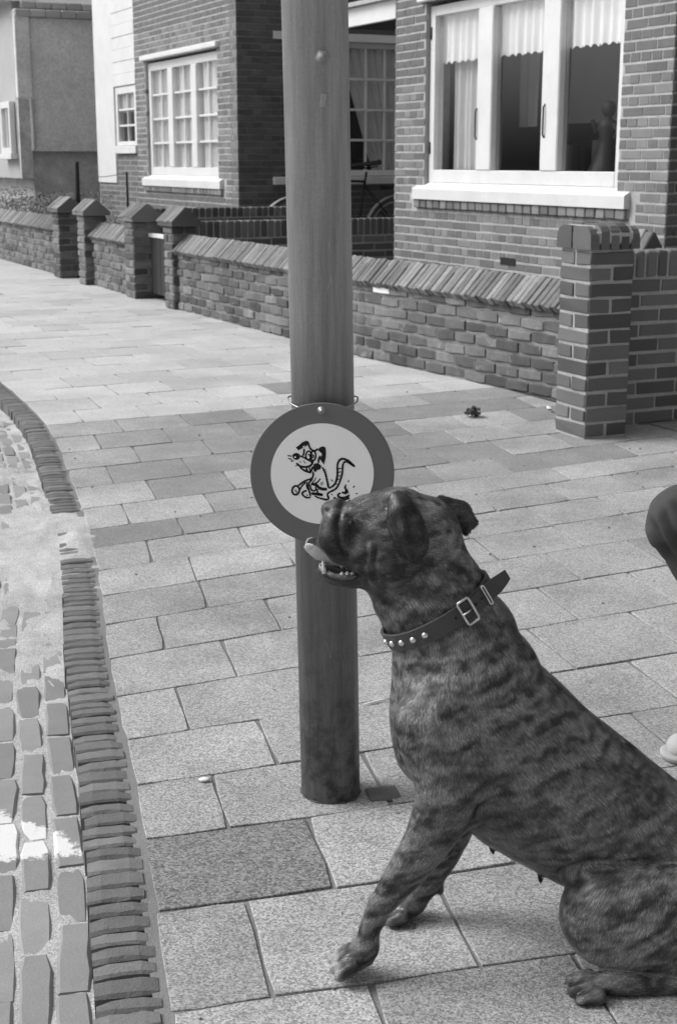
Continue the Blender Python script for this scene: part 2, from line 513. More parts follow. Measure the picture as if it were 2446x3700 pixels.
def obj(name, me, mat, parent=None, mx=None, **tags):
    if mat is not None and not me.materials:
        me.materials.append(M[mat] if isinstance(mat, str) else mat)
    o = bpy.data.objects.new(name, me)
    COL.objects.link(o)
    place(o, parent, mx)
    for k, v in tags.items():
        o[k] = v
    return o
ORIG = {}
def place(o, parent, mx):
    mx = Matrix.Identity(4) if mx is None else mx
    if parent is not None:
        o.parent = parent
        o.matrix_basis = Matrix.Translation(-ORIG[parent.name]) @ mx      # things sit unrotated at their base
    else:
        o.matrix_basis = mx
    ORIG[o.name] = ORIG[parent.name] if parent is not None else mx.to_translation()
def sub_obj(name, mb, mat, parent, **tags):
    # a sub-part: parent is itself a part; its mesh is given in world metres
    o = bpy.data.objects.new(name, mb.mesh(name) if isinstance(mb, MB) else mb)
    if not o.data.materials:
        o.data.materials.append(M[mat])
    COL.objects.link(o)
    o.parent = parent
    chain = Matrix.Identity(4)
    p = parent
    while p is not None:
        chain = p.matrix_basis @ chain
        p = p.parent
    o.matrix_basis = chain.inverted()
    for k, v in tags.items():
        o[k] = v
    return o
def thing(name, loc, label, cat, group=None):
    o = bpy.data.objects.new(name, None)
    COL.objects.link(o)
    o.location = loc
    o.empty_display_size = 0.1
    o['label'] = label
    o['category'] = cat
    o['kind'] = 'thing'
    if group:
        o['group'] = group
    ORIG[o.name] = Vector(loc)
    return o
def structure(name, mb, mat, mx=None):
    return mb.build(name, mat, None, mx, kind='structure')

# ------------------------------------------------------------------ bricks
_bc = {}
def brick_mesh(kind, L, D, Hh, mat, n=7, c=0.004, jit=0.002):
    key = (kind, round(L, 3), round(D, 3), round(Hh, 3), mat)
    if key not in _bc:
        out = []
        for i in range(n):
            rr = random.Random(hash((kind, i, int(L * 1000))) & 0xffff)
            mb = MB()
            if jit > 0.004:
                mb.worn(L, Hh, D, c, jit, Matrix.Translation((0, -D / 2, 0)) @ Matrix.Rotation(math.pi / 2, 4, 'X'), rr)
            else:
                mb.cbox(-L / 2, L / 2, -D / 2, D / 2, -Hh / 2, Hh / 2, c, jit, None, rr)
            me = mb.mesh('brick')
            me.materials.append(M[mat])
            out.append(me)
        _bc[key] = out
    return random.choice(_bc[key])

def lay(L, H, course, blen, joint, bond, z0=0.0):
    """brick rectangles (x, z, length) on a wall face L x H"""
    out = []
    nc = int(round(H / course))
    hl = (blen - joint) / 2
    for i in range(nc):
        z = z0 + (i + 0.5) * course
        if bond == 'cross' and i % 2:
            ln, off = hl, -hl * 0.5
        elif bond == 'cross':
            ln, off = blen, (-blen * 0.5 if (i // 2) % 2 else 0.0)
        else:
            ln, off = blen, (-(blen + joint) * 0.5 if i % 2 else 0.0)
        x = off + joint * 0.5
        while x < L - 0.005:
            a, b = max(x, 0.0), min(x + ln, L)
            if b - a > 0.025:
                out.append([(a + b) / 2, z, b - a, i])
            x += ln + joint
    return out

def set_bricks(rects, parent, mx, mat, depth, course, joint, proud=0.004, limit=300, prio=None, rough=0.0, name='brick', c=0.004, jit=0.002, holes=()):
    """one object for each brick (up to limit), the rest joined as one part"""
    rs = []
    for (x, z, ln, i) in rects:
        keep = True
        pieces = [(x - ln / 2, x + ln / 2)]
        for (hx0, hx1, hz0, hz1) in holes:
            if hz0 < z < hz1:
                nx = []
                for a, b in pieces:
                    if b <= hx0 or a >= hx1:
                        nx.append((a, b))
                    else:
                        if a < hx0 - 0.03: nx.append((a, hx0))
                        if b > hx1 + 0.03: nx.append((hx1, b))
                pieces = nx
        for a, b in pieces:
            rs.append(((a + b) / 2, z, b - a))
    if prio:
        rs.sort(key=prio)
    rest = MB()
    hh = course - joint
    for k, (x, z, ln) in enumerate(rs):
        dy = random.uniform(-1, 1) * rough
        rz = random.uniform(-1, 1) * rough * 2.5
        ry = random.uniform(-1, 1) * rough * 3.0
        dz = random.uniform(-1, 1) * rough * 0.6
        hs = 1.0 - (random.uniform(0, 0.12) if rough else 0.0)
        m = mx @ Matrix.Translation((x, depth / 2 - proud + dy, z + dz)) @ Matrix.Rotation(ry, 4, 'Y') @ Matrix.Rotation(rz, 4, 'Z') @ Matrix.Diagonal((1, 1, hs, 1))
        if k < limit:
            q = round(ln * 100) / 100.0
            o = obj(name, brick_mesh(name, q, depth, hh, mat, c=c, jit=jit), mat, parent, m @ Matrix.Diagonal((ln / q, 1, 1, 1)))
        else:
            rest.cbox(-ln / 2, ln / 2, -depth / 2, depth / 2, -hh / 2, hh / 2, c, jit, m)
    if rest.v:
        rest.build('brick_field', mat, parent, None, kind='stuff')

# ================================================================== THE SETTING
# ground far around
g = MB()
g.add([(-90, -60, -0.16), (90, -60, -0.16), (90, 120, -0.16), (-90, 120, -0.16)], [(0, 1, 2, 3)])
structure('ground', g, 'soil')

# kerb line (inner edge), from near to far, in metres
KI = [(-0.02, 0.40), (-0.115, 1.05), (-0.239, 1.726), (-0.380, 2.435), (-0.556, 3.187), (-0.665, 3.76), (-0.79, 4.346), (-0.967, 5.018), (-1.15, 5.72), (-1.343, 6.381), (-1.77, 7.474), (-2.62, 9.35), (-4.8, 14.0), (-10.5, 26.0)]
def smooth_line(P, it=3):
    P = [Vector(p).to_2d() for p in P]
    for _ in range(it):
        Q = [P[0]]
        for a, b in zip(P[:-1], P[1:]):
            Q += [a.lerp(b, 0.25), a.lerp(b, 0.75)]
        Q.append(P[-1])
        P = Q
    return P
KL = smooth_line(KI, 2)
KS = [0.0]
for a, b in zip(KL[:-1], KL[1:]):
    KS.append(KS[-1] + (b - a).length)
def kerb_at(d):
    d = max(0.0, min(d, KS[-1] - 1e-4))
    i = max(j for j in range(len(KS)) if KS[j] <= d)
    i = min(i, len(KL) - 2)
    t = (d - KS[i]) / (KS[i + 1] - KS[i])
    p = KL[i].lerp(KL[i + 1], t)
    tg = (KL[i + 1] - KL[i]).normalized()
    # smooth tangent
    j = min(i + 2, len(KL) - 1)
    k = max(i - 1, 0)
    tg = (KL[j] - KL[k]).normalized()
    return p, tg, Vector((-tg[1], tg[0]))     # point, tangent, left normal (towards the road)
def kerb_x_at_y(y):
    for a, b in zip(KL[:-1], KL[1:]):
        if a[1] <= y <= b[1]:
            return a[0] + (b[0] - a[0]) * (y - a[1]) / (b[1] - a[1])
    return KL[-1][0]
def kerb_dist_at_y(y):
    for i, (a, b) in enumerate(zip(KL[:-1], KL[1:])):
        if a[1] <= y <= b[1]:
            return KS[i] + (KS[i + 1] - KS[i]) * (y - a[1]) / (b[1] - a[1])
    return KS[-1]

def vnoise(p, seed=0):
    """value noise in numpy, p (n,3) -> 0..1"""
    p = np.asarray(p, float)
    i = np.floor(p).astype(np.int64)
    f = p - i
    f = f * f * (3 - 2 * f)
    def h(a, b, c):
        x = (a * 374761393 + b * 668265263 + c * 2147483647 + seed * 974711) & 0xffffffff
        x = ((x ^ (x >> 13)) * 1274126177) & 0xffffffff
        return ((x ^ (x >> 16)) & 0xffff) / 65535.0
    r = 0
    for dx in (0, 1):
        for dy in (0, 1):
            for dz in (0, 1):
                w = (f[:, 0] if dx else 1 - f[:, 0]) * (f[:, 1] if dy else 1 - f[:, 1]) * (f[:, 2] if dz else 1 - f[:, 2])
                r = r + w * h(i[:, 0] + dx, i[:, 1] + dy, i[:, 2] + dz)
    return r

# ---- pavement: a bed of sand with concrete slabs laid in rows that fan round the bend
ROWS = [(-0.35, 12.5), (-0.05, 12.5), (0.24, 12.5), (0.55, 12.5), (0.86, 12.8), (1.17, 13.2), (1.475, 13.8), (1.753, 14.5), (2.022, 15.5), (2.272, 17.0), (2.49, 20.0), (2.709, 23.0), (2.95, 26.0), (3.196, 28.0), (3.447, 29.3), (3.697, 30.0), (3.943, 30.3), (4.195, 30.4), (4.416, 30.3), (4.695, 30.0), (5.008, 29.5), (5.32, 28.9), (5.64, 28.2), (5.96, 27.6), (6.26, 27.4)]
y = 6.57
while y < 24:
    ROWS.append((y, max(25.3, 27.4 - (y - 6.26) * 0.5)))
    y += 0.33
OFFS = {1.475: .30, 1.753: .157, 2.022: .305, 2.272: .16, 2.49: .296, 2.709: .148, 2.95: .30, 3.196: .155, 3.447: .30}
bed = MB()
bed.add([(-14, -6, -0.014), (14, -6, -0.014), (14, 60, -0.014), (-14, 60, -0.014)], [(0, 1, 2, 3)])
# keep the bed on the house side of the kerb line
bed = MB()
lp = []
for i in range(0, len(KL)):
    lp.append((KL[i][0] - 0.01, KL[i][1]))
rv = [(p[0] + 9.5, p[1] - 2.0) for p in lp]
n_ = len(lp)
bed.add([(0.04, -3.0, -0.0045)] + [(p[0], p[1], -0.0045) for p in lp] + [(9.5, -5.0, -0.0045)] + [(p[0], p[1], -0.0045) for p in rv],
        [(0, n_ + 1, n_ + 2, 1)] + [(i, n_ + 1 + i, n_ + 2 + i, i + 1) for i in range(1, n_)])
pavement = structure('pavement', bed, 'joint')
ORIG['pavement'] = Vector((0, 0, 0))

def in_pole(c):
    return (c[0] + 0.0146) ** 2 + (c[1] - 2.468) ** 2
slabs = []
def right_limit(p):
    # signed distance past the garden wall line (n coordinate)
    return p[0] * N2[0] + p[1] * N2[1]
for j in range(len(ROWS) - 1):
    (ya, aa), (yb, ab) = ROWS[j], ROWS[j + 1]
    Pa = Vector((kerb_x_at_y(ya) if ya > 0.4 else -0.02, ya)); Pb = Vector((kerb_x_at_y(yb) if yb > 0.4 else -0.02, yb))
    da = Vector((math.cos(math.radians(aa)), math.sin(math.radians(aa))))
    db = Vector((math.cos(math.radians(ab)), math.sin(math.radians(ab))))
    u = 0.010
    nxt = OFFS.get(ya, 0.16 + (0.155 if j % 2 else 0.0) + random.uniform(-.03, .03))
    while True:
        pa, pb, pc, pd = Pa + da * u, Pa + da * nxt, Pb + db * nxt, Pb + db * u
        cen = (pa + pb + pc + pd) / 4
        nn = right_limit(cen)
        if nn > 4.35 or u > 9:
            break
        slabs.append((pa, pb, pc, pd, cen, j))
        u = nxt
        nxt += 0.312 + random.uniform(-.006, .006)
def slab_px(c):
    d = math.hypot(c[0], c[1])
    vis = abs(c[0]) < 0.27 * c[1] + 0.35 and c[1] > 1.35
    return (0 if vis else 1, d)
slabs.sort(key=lambda t: slab_px(t[4]))
far_slabs, far_dark = MB(), MB()
def slab_geo(mb, q, gap, z, tl, c=0.0016, seg=3):
    # slab with worn, slightly uneven edges
    cen = sum(q, Vector((0, 0))) / 4
    ring = []
    for i in range(4):
        a, b = q[i], q[(i + 1) % 4]
        e = (b - a).normalized()
        nin = Vector((-e[1], e[0]))
        for k in range(seg):
            t = k / seg
            p = a.lerp(b, t)
            if k == 0:
                pv = (a - q[i - 1]).normalized()
                p = p + (nin + Vector((-pv[1], pv[0]))) * gap + (e - pv) * random.uniform(0, .006)
            else:
                p = p + nin * (gap + random.uniform(-.0016, .0022))
            ring.append(p)
    n = len(ring)
    top = [p + (cen - p).normalized() * c for p in ring]
    zt = [z + tl[0] * (p[0] - cen[0]) + tl[1] * (p[1] - cen[1]) for p in top]
    vs = [(p[0], p[1], -0.03) for p in ring] + [(p[0], p[1], zz - c * 0.6) for p, zz in zip(ring, zt)] + [(p[0], p[1], zz) for p, zz in zip(top, zt)]
    fs = [tuple(range(2 * n, 3 * n))]
    for i in range(n):
        k = (i + 1) % n
        fs += [(i, k, n + k, n + i), (n + i, n + k, 2 * n + k, 2 * n + i)]
    mb.add(vs, fs)
DARK_RAND = random.Random(5)
for k, (pa, pb, pc, pd, cen, j) in enumerate(slabs):
    yl = ROWS[j][0]
    gap = random.uniform(.0010, .0030)
    z = random.uniform(-.0012, .0012)
    tl = (random.uniform(-.004, .004), random.uniform(-.004, .004))
    if 4.40 < yl < 6.2 and cen[0] > -1.0:
        mat = 'slab_dark' if DARK_RAND.random() < (0.85 if cen[0] < 0.1 else 0.72) and cen[0] < 1.15 + (yl - 4.4) * .1 else 'slab'
        if cen[0] < kerb_x_at_y(cen[1]) + 0.17:
            mat = 'slab'
    else:
        mat = 'slab_dark' if DARK_RAND.random() < 0.03 and cen[1] > 3.0 else ('slab_flare' if yl > 6.2 else 'slab')  # far rows take the colour lightened for flare
    if 2.00 < yl < 2.03 and cen[0] < -0.10:
        mat = 'slab_coarse'
    if k < 300:
        mb = MB()
        slab_geo(mb, [pa, pb, pc, pd], gap, z, tl)
        mb.build('paving_slab', mat, pavement)
    else:
        slab_geo(far_dark if mat == 'slab_dark' else far_slabs, [pa, pb, pc, pd], gap, z, tl)
far_slabs.build('far_paving', 'slab_flare', pavement, None, kind='stuff')
if far_dark.v:
    far_dark.build('far_dark_paving', 'slab_dark', pavement, None, kind='stuff')

# ---- kerb: bricks set on edge across the line
kerb = MB()
kn, ko = [], []
for i in range(0, len(KL)):
    p = KL[i]
    a, b = KL[max(i - 1, 0)], KL[min(i + 1, len(KL) - 1)]
    t = (b - a).normalized()
    nl = Vector((-t[1], t[0]))
    kn.append(p + nl * 0.004); ko.append(p + nl * 0.082)
nK = len(kn)
vs = [(p[0], p[1], -0.014) for p in kn] + [(p[0], p[1], -0.016) for p in ko] + [(p[0], p[1], -0.12) for p in ko]
kerb.add(vs, [(i, i + 1, nK + i + 1, nK + i) for i in range(nK - 1)] + [(nK + i, nK + i + 1, 2 * nK + i + 1, 2 * nK + i) for i in range(nK - 1)])
kerb_o = kerb.build('kerb', 'soil', None, None, kind='structure')
ORIG['kerb'] = Vector((0, 0, 0))
kmeshes = []
for th in (0.034, 0.038, 0.042, 0.046):
    for v in range(5):
        mb = MB().worn(0.092, th, 0.10, 0.0042, 0.0020, Matrix.Rotation(math.pi / 2, 4, 'Z'), random, 5, .5)
        me = mb.mesh('kerb_brick'); me.materials.append(M['kerb']); kmeshes.append((th, me))
kmb_far = MB()
d = kerb_dist_at_y(1.1)
while d < kerb_dist_at_y(8.6):
    th, me = random.choice(kmeshes)
    gapk = random.uniform(.003, .008) + (.005 if random.random() < .15 else 0)
    p, t, nl = kerb_at(d + th / 2)
    c = p + nl * (0.046 + random.uniform(-.0025, .003))
    ang = math.atan2(t[1], t[0]) + random.uniform(-.03, .03)
    sunk = 0.022 if 4.05 < c[1] < 4.75 and random.random() < .7 else 0.0     # a few bricks lie buried under sand
    m = Matrix.Translation((c[0], c[1], 0.002 - sunk + random.uniform(-.0022, .0012))) @ Matrix.Rotation(ang, 4, 'Z') @ Matrix.Rotation(random.uniform(-.02, .02), 4, 'Y') @ Matrix.Rotation(random.uniform(-.02, .02), 4, 'X')
    obj('kerb_brick', me, 'kerb', kerb_o, m)
    d += th + gapk

# ---- road: sand bed and bricks laid along the kerb
def road_sand():
    mb = MB()
    nx, ny = 90, 220
    pts = []
    for iy in range(ny + 1):
        yy = 0.6 + (8.6 - 0.6) * (iy / ny) ** 1.25
        dk = kerb_dist_at_y(yy)
        p, t, nl = kerb_at(dk)
        for ix in range(nx + 1):
            o = 0.078 + 1.5 * (ix / nx) ** 1.3
            q = p + nl * o
            pts.append((q[0], q[1], 0.0, o))
    P3 = np.array([(a * 9, b * 9, 0) for a, b, c, o in pts])
    n1 = vnoise(P3, 1); n2 = vnoise(P3 * 4.3, 2); n3 = vnoise(P3 * 13, 3)
    P = np.array(pts)
    far = np.clip((P[:, 1] - 2.45) / 1.5, 0, 1)
    far = far * far * (3 - 2 * far)
    base = -0.0558 + far * 0.0036
    edge = np.exp(-((P[:, 3] - 0.08) / 0.05) ** 2) * far * 0.006
    z = base + edge + (n1 - .5) * (0.004 + 0.008 * far) + (n2 - .5) * (0.004 + 0.006 * far) + (n3 - .5) * 0.003
    # drift of sand that buries the kerb about 4.4 m away
    dr = np.exp(-((P[:, 1] - 4.35) / 0.42) ** 2) * np.exp(-((P[:, 3] - 0.08) / 0.16) ** 2)
    z = z + dr * 0.026
    vs = [(P[i, 0], P[i, 1], z[i]) for i in range(len(P))]
    fs = []
    for iy in range(ny):
        for ix in range(nx):
            a = iy * (nx + 1) + ix
            fs.append((a, a + nx + 1, a + nx + 2, a + 1))
    mb.add(vs, fs, True)
    return mb
road = structure('road', road_sand(), 'sand')
ORIG['road'] = Vector((0, 0, 0))
wide = MB()
wide.add([(-60, -40, -0.075), (2.0, -40, -0.075), (2.0, 60, -0.075), (-60, 60, -0.075)], [(0, 1, 2, 3)])
structure('road_bed', wide, 'sand')
# sand drifted across the kerb
dm = MB()
gx, gy = 26, 50
pts = []
for iy in range(gy + 1):
    yy = 3.75 + 1.15 * iy / gy
    p, t, nl = kerb_at(kerb_dist_at_y(yy))
    for ix in range(gx + 1):
        o = -0.05 + 0.17 * ix / gx
        q = p + nl * o
        pts.append((q[0], q[1], o, yy))
P = np.array(pts)
hz = 0.0125 * np.exp(-((P[:, 3] - 4.33) / 0.20) ** 2) * np.exp(-((P[:, 2] - 0.03) / 0.045) ** 2)
hz = hz + (vnoise(np.c_[P[:, 0] * 30, P[:, 1] * 30, P[:, 0] * 0], 5) - .5) * 0.006 - 0.006
dm.add([(a, b, h) for (a, b), h in zip(P[:, :2], hz)], [(iy * (gx + 1) + ix, (iy + 1) * (gx + 1) + ix, (iy + 1) * (gx + 1) + ix + 1, iy * (gx + 1) + ix + 1) for iy in range(gy) for ix in range(gx)], True)
dm.build('sand_drift', 'sand', None, None, kind='stuff', label='pale sand drifted over the kerb bricks')

rmesh = []
for v in range(14):
    mb = MB().worn(0.194, 0.053, 0.06, 0.0042, 0.0024, Matrix.Rotation(math.pi / 2, 4, 'Z'), random, 5, .5)
    me = mb.mesh('road_brick'); me.materials.append(M['road_brick']); rmesh.append(me)
cnt = 0
d0, d1 = kerb_dist_at_y(1.0), kerb_dist_at_y(7.6)
for colu in range(16):
    off = 0.092 + 0.0275 + colu * 0.0575
    d = d0 + (0.1 if colu % 2 else 0.0) + random.uniform(0, .04)
    while d < d1:
        p, t, nl = kerb_at(d)
        c = p + nl * (off + random.uniform(-.003, .003))
        if c[0] > -0.262 * c[1] - 0.16 and c[1] > 1.25 and cnt < 300:
            ang = math.atan2(t[1], t[0]) - math.pi / 2 + random.uniform(-.035, .035)
            sc = random.uniform(.93, 1.02)
            m = Matrix.Translation((c[0], c[1], -0.0500 + random.uniform(-.0028, .0018))) @ Matrix.Rotation(ang, 4, 'Z') @ Matrix.Rotation(random.uniform(-.02, .02), 4, 'X') @ Matrix.Rotation(random.uniform(-.03, .03), 4, 'Y') @ Matrix.Diagonal((random.uniform(.95, 1.04), sc, 1, 1))
            obj('road_brick', random.choice(rmesh), 'road_brick', road, m)
            cnt += 1
        d += 0.2

# ---- front gardens behind the low walls
gd_ = MB()
gd_.add([W(-3, 3.95, 0.004), W(5.1, 3.95, 0.004), W(5.1, 12, 0.004), W(-3, 12, 0.004)], [(0, 1, 2, 3)])
structure('front_path', gd_, 'slab')
gd2 = MB()
gd2.add([W(5.1, 3.9, 0.006), W(34, 3.9, 0.006), W(34, 12, 0.006), W(5.1, 12, 0.006)], [(0, 1, 2, 3)])
structure('garden_ground', gd2, 'soil')

# ================================================================== GARDEN WALLS
CO = 0.065
def wall_run(parent, p0, p1, ncourse, thick, bond='cross', cope=True, brick='wall_brick', mortar='wall_mortar', rough=0.0055, limit=300, cope_h=0.13, prio=None):
    """free-standing garden wall from p0 to p1 (world 2D, p0 left as seen from the street)"""
    p0, p1 = Vector(p0), Vector(p1)
    dv = p1 - p0
    L = dv.length
    rot = math.atan2(dv[1], dv[0])
    mx = MX((p0[0], p0[1], 0), rot)
    H = ncourse * CO
    MB().box(0, L, 0.0085, thick - 0.004, -0.05, H + 0.015, mx).build('mortar_core', mortar, parent)
    rects = lay(L, H, CO, 0.178, 0.010, 'run')
    for r_ in rects:
        r_[0] += random.uniform(-.008, .008)
    set_bricks(rects, parent, mx, brick, 0.10, CO, 0.010, 0.004, limit, prio, rough, c=0.0042, jit=0.0044)
    if cope:
        # gabled coping: bricks on edge leaning up to a ridge, both sides
        z0 = H + 0.008
        ov = 0.045
        rid = thick / 2
        sl = math.atan2(cope_h, rid + ov)
        ln = math.hypot(cope_h, rid + ov)
        core = [(0.012 - ov * .4, z0 - 0.006), (thick + ov * .4 - 0.012, z0 - 0.006), (rid, z0 + cope_h - 0.035)]
        MB().prism(core, 0.002, L - 0.002, mx).build('coping_bed', mortar, parent)
        far = MB()
        x = 0.0
        k = 0
        while x < L - 0.02:
            w = random.uniform(.036, .050)
            if x + w > L: w = L - x
            for side in (0, 1):
                m = Matrix.Translation((x + w / 2, -ov, z0)) @ Matrix.Rotation(sl, 4, 'X')
                if side:
                    m = Matrix.Translation((x + w / 2, thick + ov, z0)) @ Matrix.Rotation(math.pi, 4, 'Z') @ Matrix.Rotation(sl, 4, 'X')
                m = mx @ m @ Matrix.Translation((0, random.uniform(-.006, .004), random.uniform(-.003, .003))) @ Matrix.Rotation(random.uniform(-.03, .03), 4, 'Z')
                mb = MB().cbox(-w / 2 + .0015, w / 2 - .0015, 0.0, ln - .004, -0.045, 0.0, 0.004, 0.002)
                if side == 0 and k < 140:
                    mb.build('coping_brick', 'cope', parent, m)
                else:
                    far.cbox(-w / 2 + .0015, w / 2 - .0015, 0.0, ln - .004, -0.045, 0.0, 0.004, 0.002, m)
            x += w + random.uniform(.001, .004)
            k += 1
        far.build('coping_rear', 'cope', parent, None, kind='stuff')
    return mx, L, H

def sw(s, n): 
    v = W(s, n)
    return (v[0], v[1])
# near low wall: bends slightly behind the lamp post
near_wall = thing('garden_wall', W(8.2, 3.75), 'low old brick wall with sloping brick coping behind the pole', 'wall', 'low garden walls along the pavement')
wall_run(near_wall, sw(10.87, 3.702), sw(7.72, 3.767), 7, 0.17, limit=150)
wall_run(near_wall, sw(7.72, 3.767), sw(5.22, 3.985), 7, 0.17, limit=150)
_t = W(7.42, 3.79, 0.36)
_b = min((o for o in near_wall.children if o.name.startswith('brick') and 'field' not in o.name), key=lambda o: (o.matrix_basis.to_translation() + near_wall.location - _t).length)
_b.data = _b.data.copy(); _b.data.materials.clear(); _b.data.materials.append(M['net']); _b['label'] = 'whitewashed brick'
# beyond the gate
mid_wall = thing('garden_wall', W(13.0, 3.72), 'short stretch of low brick wall between two capped pillars', 'wall', 'low garden walls along the pavement')
wall_run(mid_wall, sw(13.40, 3.735), sw(12.03, 3.71), 7, 0.17, limit=120)
far_wall = thing('garden_wall', W(17.5, 3.74), 'farthest low brick wall with pale coping, at left edge', 'wall', 'low garden walls along the pavement')
wall_run(far_wall, sw(22.0, 3.74), sw(14.52, 3.74), 7, 0.17, limit=200, prio=lambda r: -r[0])

def gable_pillar(s0, n0, side, ncourse, cap_h, label, group='capped brick pillars of the garden walls', rot=ROT_F, detail=True):
    """square brick pillar; (s0, n0) is its corner nearest to the viewer"""
    base = W(s0, n0)
    t = thing('brick_pillar', base, label, 'pillar', group)
    H = ncourse * CO
    mxf = MX(W(s0 + side, n0), ROT_F)     # street face, x to the right
    mxp = MX(W(s0, n0), ROT_P)            # face towards the viewer
    MB().box(0.006, side - 0.006, 0.006, side - 0.006, -0.05, H - 0.001, mxp).build('mortar_core', 'wall_mortar', t)
    for mx, ph in ((mxf, 0), (mxp, 1)):
        rects = []
        for i in range(ncourse):
            z = (i + .5) * CO
            if (i + ph) % 2:
                rects.append([side / 2, z, side - 0.002, i])
            else:
                h = (side - 0.011) / 2
                rects += [[h / 2, z, h, i], [side - h / 2, z, h, i]]
        set_bricks(rects, t, mx, 'wall_brick', 0.05, CO, 0.011, 0.004, 100, None, 0.002, c=0.005, jit=0.003)
    # saddle cap, ridge along the street
    ov = 0.022
    cap = MB()
    poly = [(-ov, H), (side + ov, H), (side + ov, H + 0.035), (side / 2, H + cap_h), (-ov, H + 0.035)]
    cap.prism(poly, -0.09, side + 0.07, mxf)
    cp = cap.build('saddle_cap', 'dark_wood', t)
    cp.data.materials.clear(); cp.data.materials.append(M['pillar_brick'])
    n = 6
    ln = math.hypot(side / 2 + ov, cap_h - 0.035)
    sl = math.atan2(cap_h - 0.035, side / 2 + ov)
    for k in range(n):
        w = (side + 0.16) / n
        m = mxf @ Matrix.Translation((-0.09 + w * (k + .5), -ov - 0.004, H + 0.035)) @ Matrix.Rotation(sl, 4, 'X')
        MB().cbox(-w / 2 + .003, w / 2 - .003, random.uniform(-.01, .004), ln + random.uniform(-.004, .012), -0.03, 0.006 + random.uniform(-.003, .005), 0.005, 0.003).build('cap_brick', 'cope', t, m)
    return t
gable_pillar(11.80, 3.66, 0.24, 10, 0.15, 'capped brick pillar on the far side of the dark gate')
gable_pillar(10.80, 3.665, 0.20, 10, 0.15, 'capped pillar ending the near low wall, beside the dark gate')
gable_pillar(13.34, 3.66, 0.22, 10, 0.145, 'capped pillar just right of the thick black iron post')
gable_pillar(14.28, 3.66, 0.24, 10, 0.145, 'capped pillar at the far low wall, behind a dark doorway gap')
gable_pillar(5.65, 4.19, 0.22, 9, 0.235, 'gabled pillar cap peeping over the wall at the right edge')

# small dark gate in the gap
gt = thing('garden_gate', W(11.5, 3.74), 'narrow dark wooden gate with white top rail between brick pillars', 'gate')
mxg = MX(W(11.78, 3.80), ROT_F)
for i in range(4):
    MB().cbox(0.02 + i * .128, 0.02 + i * .128 + .12, 0, 0.025, 0.05, 0.52, 0.004, 0, mxg).build('board', 'dark_wood', gt)
MB().cbox(0.0, 0.54, -0.012, 0.035, 0.521, 0.555, 0.004, 0, mxg).build('top_rail', 'paint', gt)
MB().cbox(0.0, 0.54, 0.026, 0.05, 0.12, 0.18, 0.004, 0, mxg).build('cross_rail', 'dark_wood', gt)

# black iron posts with a wire between them
for (s, n, r, zt, lab) in ((14.30, 3.875, 0.027, 1.14, 'thick black iron post rising behind the capped pillars'), (14.2, 4.36, 0.012, 1.04, 'thin black iron post in front of the brick house window')):
    p = W(s, n)
    tp = thing('iron_post', p, lab, 'post', 'black iron posts in the front garden')
    MB().lathe([(0.0, -0.1), (r, -0.1), (r, zt - .01), (r * .7, zt), (0, zt)], 12, MX(p)).build('shaft', 'black_iron', tp)
    MB().lathe([(0.0, 0.0), (r * 1.8, 0.0), (r * 1.8, 0.03), (r, 0.04)], 12, MX(p)).build('foot', 'black_iron', tp)
a, b = W(14.2, 4.36, 1.03), W(19.0, 4.9, 1.12)
wp = [a.lerp(b, i / 12) + Vector((0, 0, -0.10 * math.sin(math.pi * i / 12))) for i in range(13)]
MB().tube(wp, 0.004, 6).build('fence_wire', 'black_iron', None, None, label='thin slack wire running left from the thin iron post', category='wire')

# divider walls running back to the houses, brick-on-edge tops
def divider(s, n0, n1, h, label, top_h=0.11, thick=0.11, brick='pillar_brick', mortar='pillar_mortar', limit=140, name='divider_wall', ph=0):
    base = W(s, n0)
    t = thing(name, base, label, 'wall', 'brick walls running back towards the houses')
    mx = MX(base, ROT_P)
    L = n1 - n0
    nc = int(round((h - top_h) / CO))
    hb = nc * CO
    MB().box(0, L, 0.0015, thick - 0.0015, -0.05, h - 0.006, mx).build('mortar_core', mortar, t)
    rects = lay(L, hb, CO, 0.205, 0.011, 'run')
    set_bricks(rects, t, mx, brick, 0.05, CO, 0.012, 0.0035, limit, None, 0.001, c=0.002, jit=0.0016)
    x = 0.004
    while x < L - 0.03:
        w = random.uniform(.046, .053)
        MB().cbox(-w / 2, w / 2, -0.006, thick + .006, 0, h - hb - 0.002, 0.006, 0.002).build('soldier_brick', brick, t, mx @ Matrix.Translation((x + w / 2, random.uniform(-.002, .002), hb + 0.006)))
        x += w + 0.011
    return t
divider(5.11, 3.66, 5.48, 0.765, 'dark brick wall with upright top bricks running right of the near pillar', 0.125)
divider(11.28, 3.95, 6.2, 0.66, 'dark brick wall with upright top bricks behind the pole', 0.11)
divider(12.30, 3.95, 5.45, 0.735, 'far wall with upright dark bricks below the paned window', 0.11)

